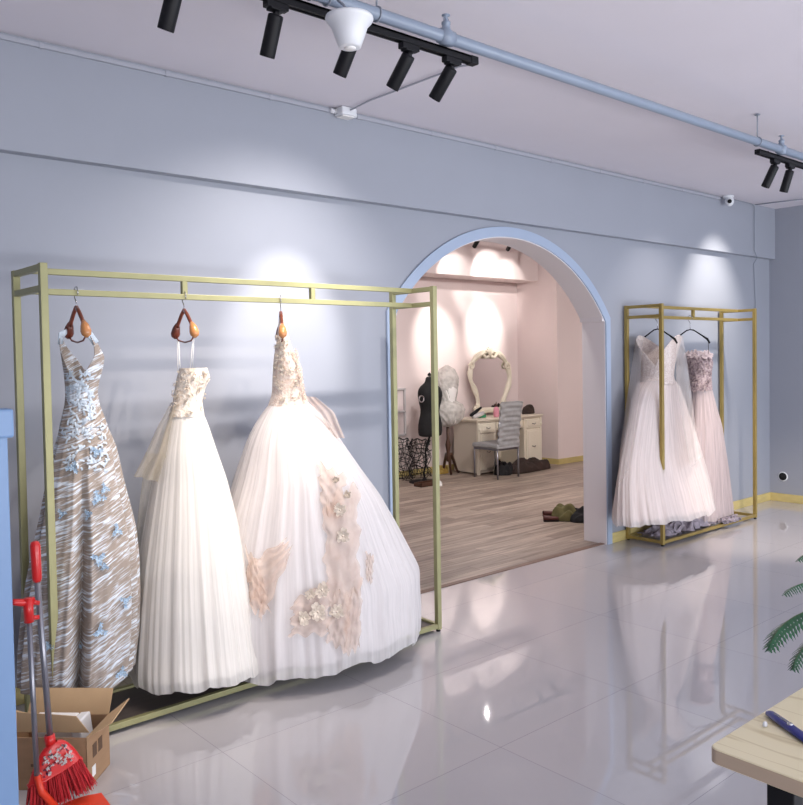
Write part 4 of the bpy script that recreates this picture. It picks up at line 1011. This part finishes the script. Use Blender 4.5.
# black dress form
fx, fy = 7.05, 7.72
t = thing('dress_form', (fx, fy, 0), 'black dressmaker torso on a black stand behind the left rack', 'dress form')
S_ = [(.62, .15, .12), (.66, .165, .13), (.78, .172, .13), (.9, .135, .105), (.97, .125, .1), (1.05, .145, .12), (1.15, .165, .135), (1.22, .17, .11), (1.27, .14, .085), (1.3, .08, .07), (1.33, .05, .05), (1.4, .046, .046)]
mb = MB(); n_ = 32; v = []; f = []
for z, a_, b_ in S_:
    for k in range(n_): w = 2*PI*k/n_; v.append((fx+.11+a_*1.05*math.cos(w), fy+b_*math.sin(w)-(.03*math.exp(-((z-1.12)/.07)**2) if math.sin(w) < 0 else 0), z-.05))
for i in range(len(S_)-1):
    for k in range(n_): f.append((i*n_+k, i*n_+(k+1) % n_, (i+1)*n_+(k+1) % n_, (i+1)*n_+k))
f += [tuple(range(n_))[::-1], tuple((len(S_)-1)*n_+k for k in range(n_))]
mb.add(v, f, True); mb.build('torso', M['blackmatte'], t, subsurf=1)
mb = MB(); c_ = onY(421.5, 399, fy-.12); mb.tube([c_+Vector((math.cos(a_)*.04, -.0, math.sin(a_)*.04)) for a_ in [2*PI*k/20 for k in range(20)]], .009, 8, closed=True); mb.build('armhole_ring', M['steel'], t)
mb = MB(); mb.lathe([(.02, 0), (.026, .012), (.018, .03), (.004, .045)], (fx+.11, fy, 1.35), 14); mb.build('neck_knob', M['black'], t)
mb = MB(); mb.tube([(fx+.0, fy, .02), (fx-.01, fy, .12), (fx+.03, fy, .25), (fx+.02, fy, .4), (fx+.1, fy, .58)], .013, 8); mb.build('pole', M['black'], t)
mb = MB(); mb.lathe([(.2, 0), (.2, .012), (.04, .022), (.018, .06)], (fx, fy, .001), 28); mb.build('base', M['black'], t)
# plastic wrapped form on a wooden tripod
wx, wy = 7.6, 7.85
t = thing('wrapped_form', (wx, wy, 0), 'dress form wrapped in clear plastic on a brown wooden tripod beside the dressing table', 'dress form')
rr = random.Random(12); Wv = [(rr.randint(2, 9), rr.uniform(2, 9), rr.random()*6, rr.uniform(.3, 1)) for _ in range(8)]
def wrap(u, v):
    a = u*2*PI; z = .66+.82*v; R_ = np.interp(v, [0, .04, .12, .27, .36, .42, .55, .78, .93, 1], [.03, .12, .19, .22, .19, .11, .13, .15, .1, .015])
    q = sum(b*math.sin(k*a+f*v*3+p) for k, f, p, b in Wv)/4
    q = 1-abs(q)*1.2
    R_ = R_*(.8+.3*q); return Vector((wx+R_*math.cos(a)*1.15, wy+R_*math.sin(a)*.8, z))
mb = MB(); mb.grid(wrap, 90, 60, closed=True); mb.build('plastic_wrap', M['plasticbag'], t)
mb = MB(); mb.lathe([(.1, .7), (.13, .75), (.14, .85), (.1, 1.0), (.13, 1.15), (.1, 1.25), (.04, 1.3), (.035, 1.36)], (wx, wy, 0), 20); mb.build('torso', M['whitewarm'], t)
mb = MB(); mb.lathe([(.022, .2), (.03, .24), (.02, .3), (.032, .38), (.036, .42), (.022, .5), (.022, .72)], (wx, wy, 0), 16); mb.build('pole', M['stand'], t)
for px_, py_ in ((437, 469), (451, 474), (463, 470.5)):
    e_ = onZ(px_, py_, .012); c0 = Vector((wx, wy, .27)); mb = MB(); d = e_-Vector((wx, wy, 0)); d.z = 0
    if d.length > .34: d = d.normalized()*.34
    mb.tube([c0, c0+d*.25+Vector((0, 0, .02)), c0+d*.55+Vector((0, 0, -.08)), Vector((wx, wy, .05))+d*.85, Vector((wx, wy, .015))+d, Vector((wx, wy, .016))+d*1.12], [.024, .024, .02, .017, .017, .014], 10); mb.build('leg', M['stand'], t)
heap('yellow_cloth', 7.72, 8.13, .001, .13, .07, .09, M['yellow'], 'small yellow cloth on the floor behind the wooden tripod', 'cloth', 15)
# tangle of black wire petticoat hoops
t = thing('wire_hoops', (7.12, 8.05, 0), 'heap of black wire skirt hoops on the floor behind the dress form', 'wire hoops')
rr = random.Random(21)
for c0, R0, Hh, nn in (((6.95, 8.05), .13, .52, 9), ((7.3, 8.08), .13, .48, 9)):
    mb = MB()
    for k in range(nn):
        z = .02+Hh*k/(nn-1); R_ = R0*(1+.25*math.sin(k*1.3)); tl = rr.uniform(-.12, .12); tl2 = rr.uniform(-.08, .08)
        mb.tube([(c0[0]+R_*math.cos(a), c0[1]+R_*math.sin(a)*.9, max(.008, z+tl*math.cos(a)*R_*2+tl2*math.sin(a)*R_+.012*math.sin(a*5+k))) for a in [2*PI*i/22 for i in range(22)]], .0045, 5, closed=True)
    mb.build('hoop', M['black'], t)
    mb = MB()
    for k in range(16):
        a = 2*PI*k/16; pts = []
        for i in range(12): zz = .01+Hh*i/11; R_ = R0*(1+.22*math.sin(i*1.1+k)); b_ = a+.2*math.sin(i*.9+k*2); pts.append((c0[0]+R_*math.cos(b_), c0[1]+R_*.9*math.sin(b_), zz))
        mb.tube(pts, .004, 5)
    mb.build('vertical_wire', M['black'], t)
t = thing('display_frame', (7.18, 8.26, .5), 'pale empty frame hanging on the fitting room wall behind the dress form', 'frame')
mb = MB(); x0, x1_ = 6.9, 7.22
for z in (.55, .86, 1.16): mb.box((x0, 8.25, z), (x1_, 8.279, z+.025))
for x_ in (x0, x1_-.025): mb.box((x_, 8.25, .55), (x_+.025, 8.279, 1.185))
mb.build('frame_bars', M['grille'], t, bevel=.003)
c_ = onZ(415, 487, .03)
t = thing('floor_tray', (6.84, 7.5, 0), 'low dark tray on the floor at the foot of the dress form', 'tray')
mb = MB(); X0, Y0 = 6.72, 7.42; mb.box((X0, Y0, 0), (X0+.32, Y0+.14, .012)).box((X0, Y0, 0), (X0+.32, Y0+.01, .05)).box((X0, Y0+.13, 0), (X0+.32, Y0+.14, .05)).box((X0, Y0, 0), (X0+.01, Y0+.14, .05)).box((X0+.31, Y0, 0), (X0+.32, Y0+.14, .05)); mb.build('tray_body', M['stand'], t, bevel=.002)
heap('paper_ball', 6.95, 7.36, .001, .06, .045, .05, M['whitewarm'], 'crumpled white paper on the floor in front of the dark tray', 'paper', 33, 30)
# bag and shoes just inside the arch
heap('olive_bag', 6.38, 4.98, .001, .15, .12, .11, M['olive'], 'crumpled olive bag on the plank floor just inside the arch', 'bag', 47, 60, 12)
heap('black_coat', 6.47, 4.82, .001, .16, .13, .08, M['blackmatte'], 'black coat heaped against the olive bag inside the arch', 'coat', 43)
def shoe(x_, y_, a, lb, first=[None]):
    if first[0] is None:
        s = thing('maroon_shoe', (0, 0, 0), lb, 'shoe', 'maroon shoes inside the arch')
        mb = MB(); mb.grid(lambda u, v: Vector((-.1+.2*v, (.036*math.sin(PI*min(1, .12+v*.86))**.5)*math.cos(u*2*PI), .012+.028*(1+math.sin(u*2*PI))*(1-.35*v))), 20, 14, closed=True); mb.build('upper', M['maroon'], s)
        mb = MB(); mb.box((-.1, -.03, 0), (.1, .03, .013)); mb.build('sole', M['black'], s, bevel=.005); first[0] = s
    else: s = copy_tree(first[0]); s['label'] = lb
    s.location = (x_, y_, .002); s.rotation_euler.z = a; s.scale = (.72, .8, .9)
p = onZ(550, 514.5, .02); shoe(p.x, p.y, -.5, 'maroon shoe lying behind the other one beside the olive bag')
p = onZ(551, 519.5, .02); shoe(p.x, p.y, -.75, 'maroon shoe nearest to us beside the olive bag')

# ------------------------------------------------------------------ light
def area(p, aim, sx_, sy_, w, col, nm='daylight_fill'):
    l = bpy.data.lights.new(nm, 'AREA'); l.shape = 'RECTANGLE'; l.size = sx_; l.size_y = sy_; l.energy = w; l.color = col
    o = bpy.data.objects.new(nm, l); C.objects.link(o); o.location = p; o.rotation_euler = (Vector(aim)-Vector(p)).to_track_quat('-Z', 'Y').to_euler(); return o
area((7.0, -2.9, 1.5), (3.5, 4, 1.3), 4.5, 2.6, 145, (.8, .89, 1.0))
area((1.2, -2.9, 1.5), (2.5, 4, 1.3), 5, 2.6, 60, (.97, .98, 1.0))
area((3.5, -2.9, .5), (3.6, .6, 3.0), 9, .9, 190, (.98, .97, 1.0))  # no window: low fill added to brighten the ceiling, like daylight off the ground
lamp((2.78, 2.93, 3.06), (2.4, 4.05, 1.0), 125, 100, (1, .94, .9), 1.0, .025)         # unseen spot, no fixture, added to wash the wall behind the left rack
lamp((2.72, 2.93, 3.06), (2.64, 4.05, 1.7), 200, 33, (1, .92, .84), .8, .04)  # added with no fixture, for the bright patch on that wall
lamp((1.95, 3.0, 3.06), (1.9, 3.7, 1.1), 40, 70, (1, .86, .74), 1.0, .04)  # unseen warm spot added over the left gowns
lamp((7.4, 3.25, 3.06), (7.5, 4.05, 2.0), 130, 62, (1, .93, .84), 1.0, .03)  # unseen spot without fixture, added for the wall behind the right rack
lamp((6.4, 3.3, 3.06), (6.5, 3.95, 1.2), 42, 86, (1, .92, .86), 1.0, .02)  # unseen too, added to light the right rack from above
for x_ in (5.2, 6.6, 8.2): lamp((x_, 4.55, 3.12), (x_+.8, 6.8, .6), 150, 130, (1, .95, .92), 1.0, .1)  # lamps added out of sight above the arch to fill the fitting room
lamp((7.47, 7.08, 2.9), (6.0, 4.3, 1.3), 70, 110, (1, .95, .92), 1.0, .012)  # extra spot added by the far track to lift the inner wall
lamp((10.2, 5.0, 3.1), (11.9, 6.2, 1.4), 110, 120, (1, .95, .92), 1.0, .012)  # unseen lamp added to brighten what the vanity mirror reflects
wd = bpy.data.worlds.new('world'); sc.world = wd; wd.use_nodes = True
bg = wd.node_tree.nodes['Background']; bg.inputs[0].default_value = (.8, .87, 1, 1); bg.inputs[1].default_value = .6
sc.view_settings.view_transform = 'Standard'; sc.view_settings.look = 'None'; sc.view_settings.gamma = 1; sc.view_settings.use_curve_mapping = False
sc.view_settings.exposure = 0.0
sc.cycles.use_denoising = True
sc.cycles.transparent_max_bounces = 16
sc.cycles.max_bounces = 10
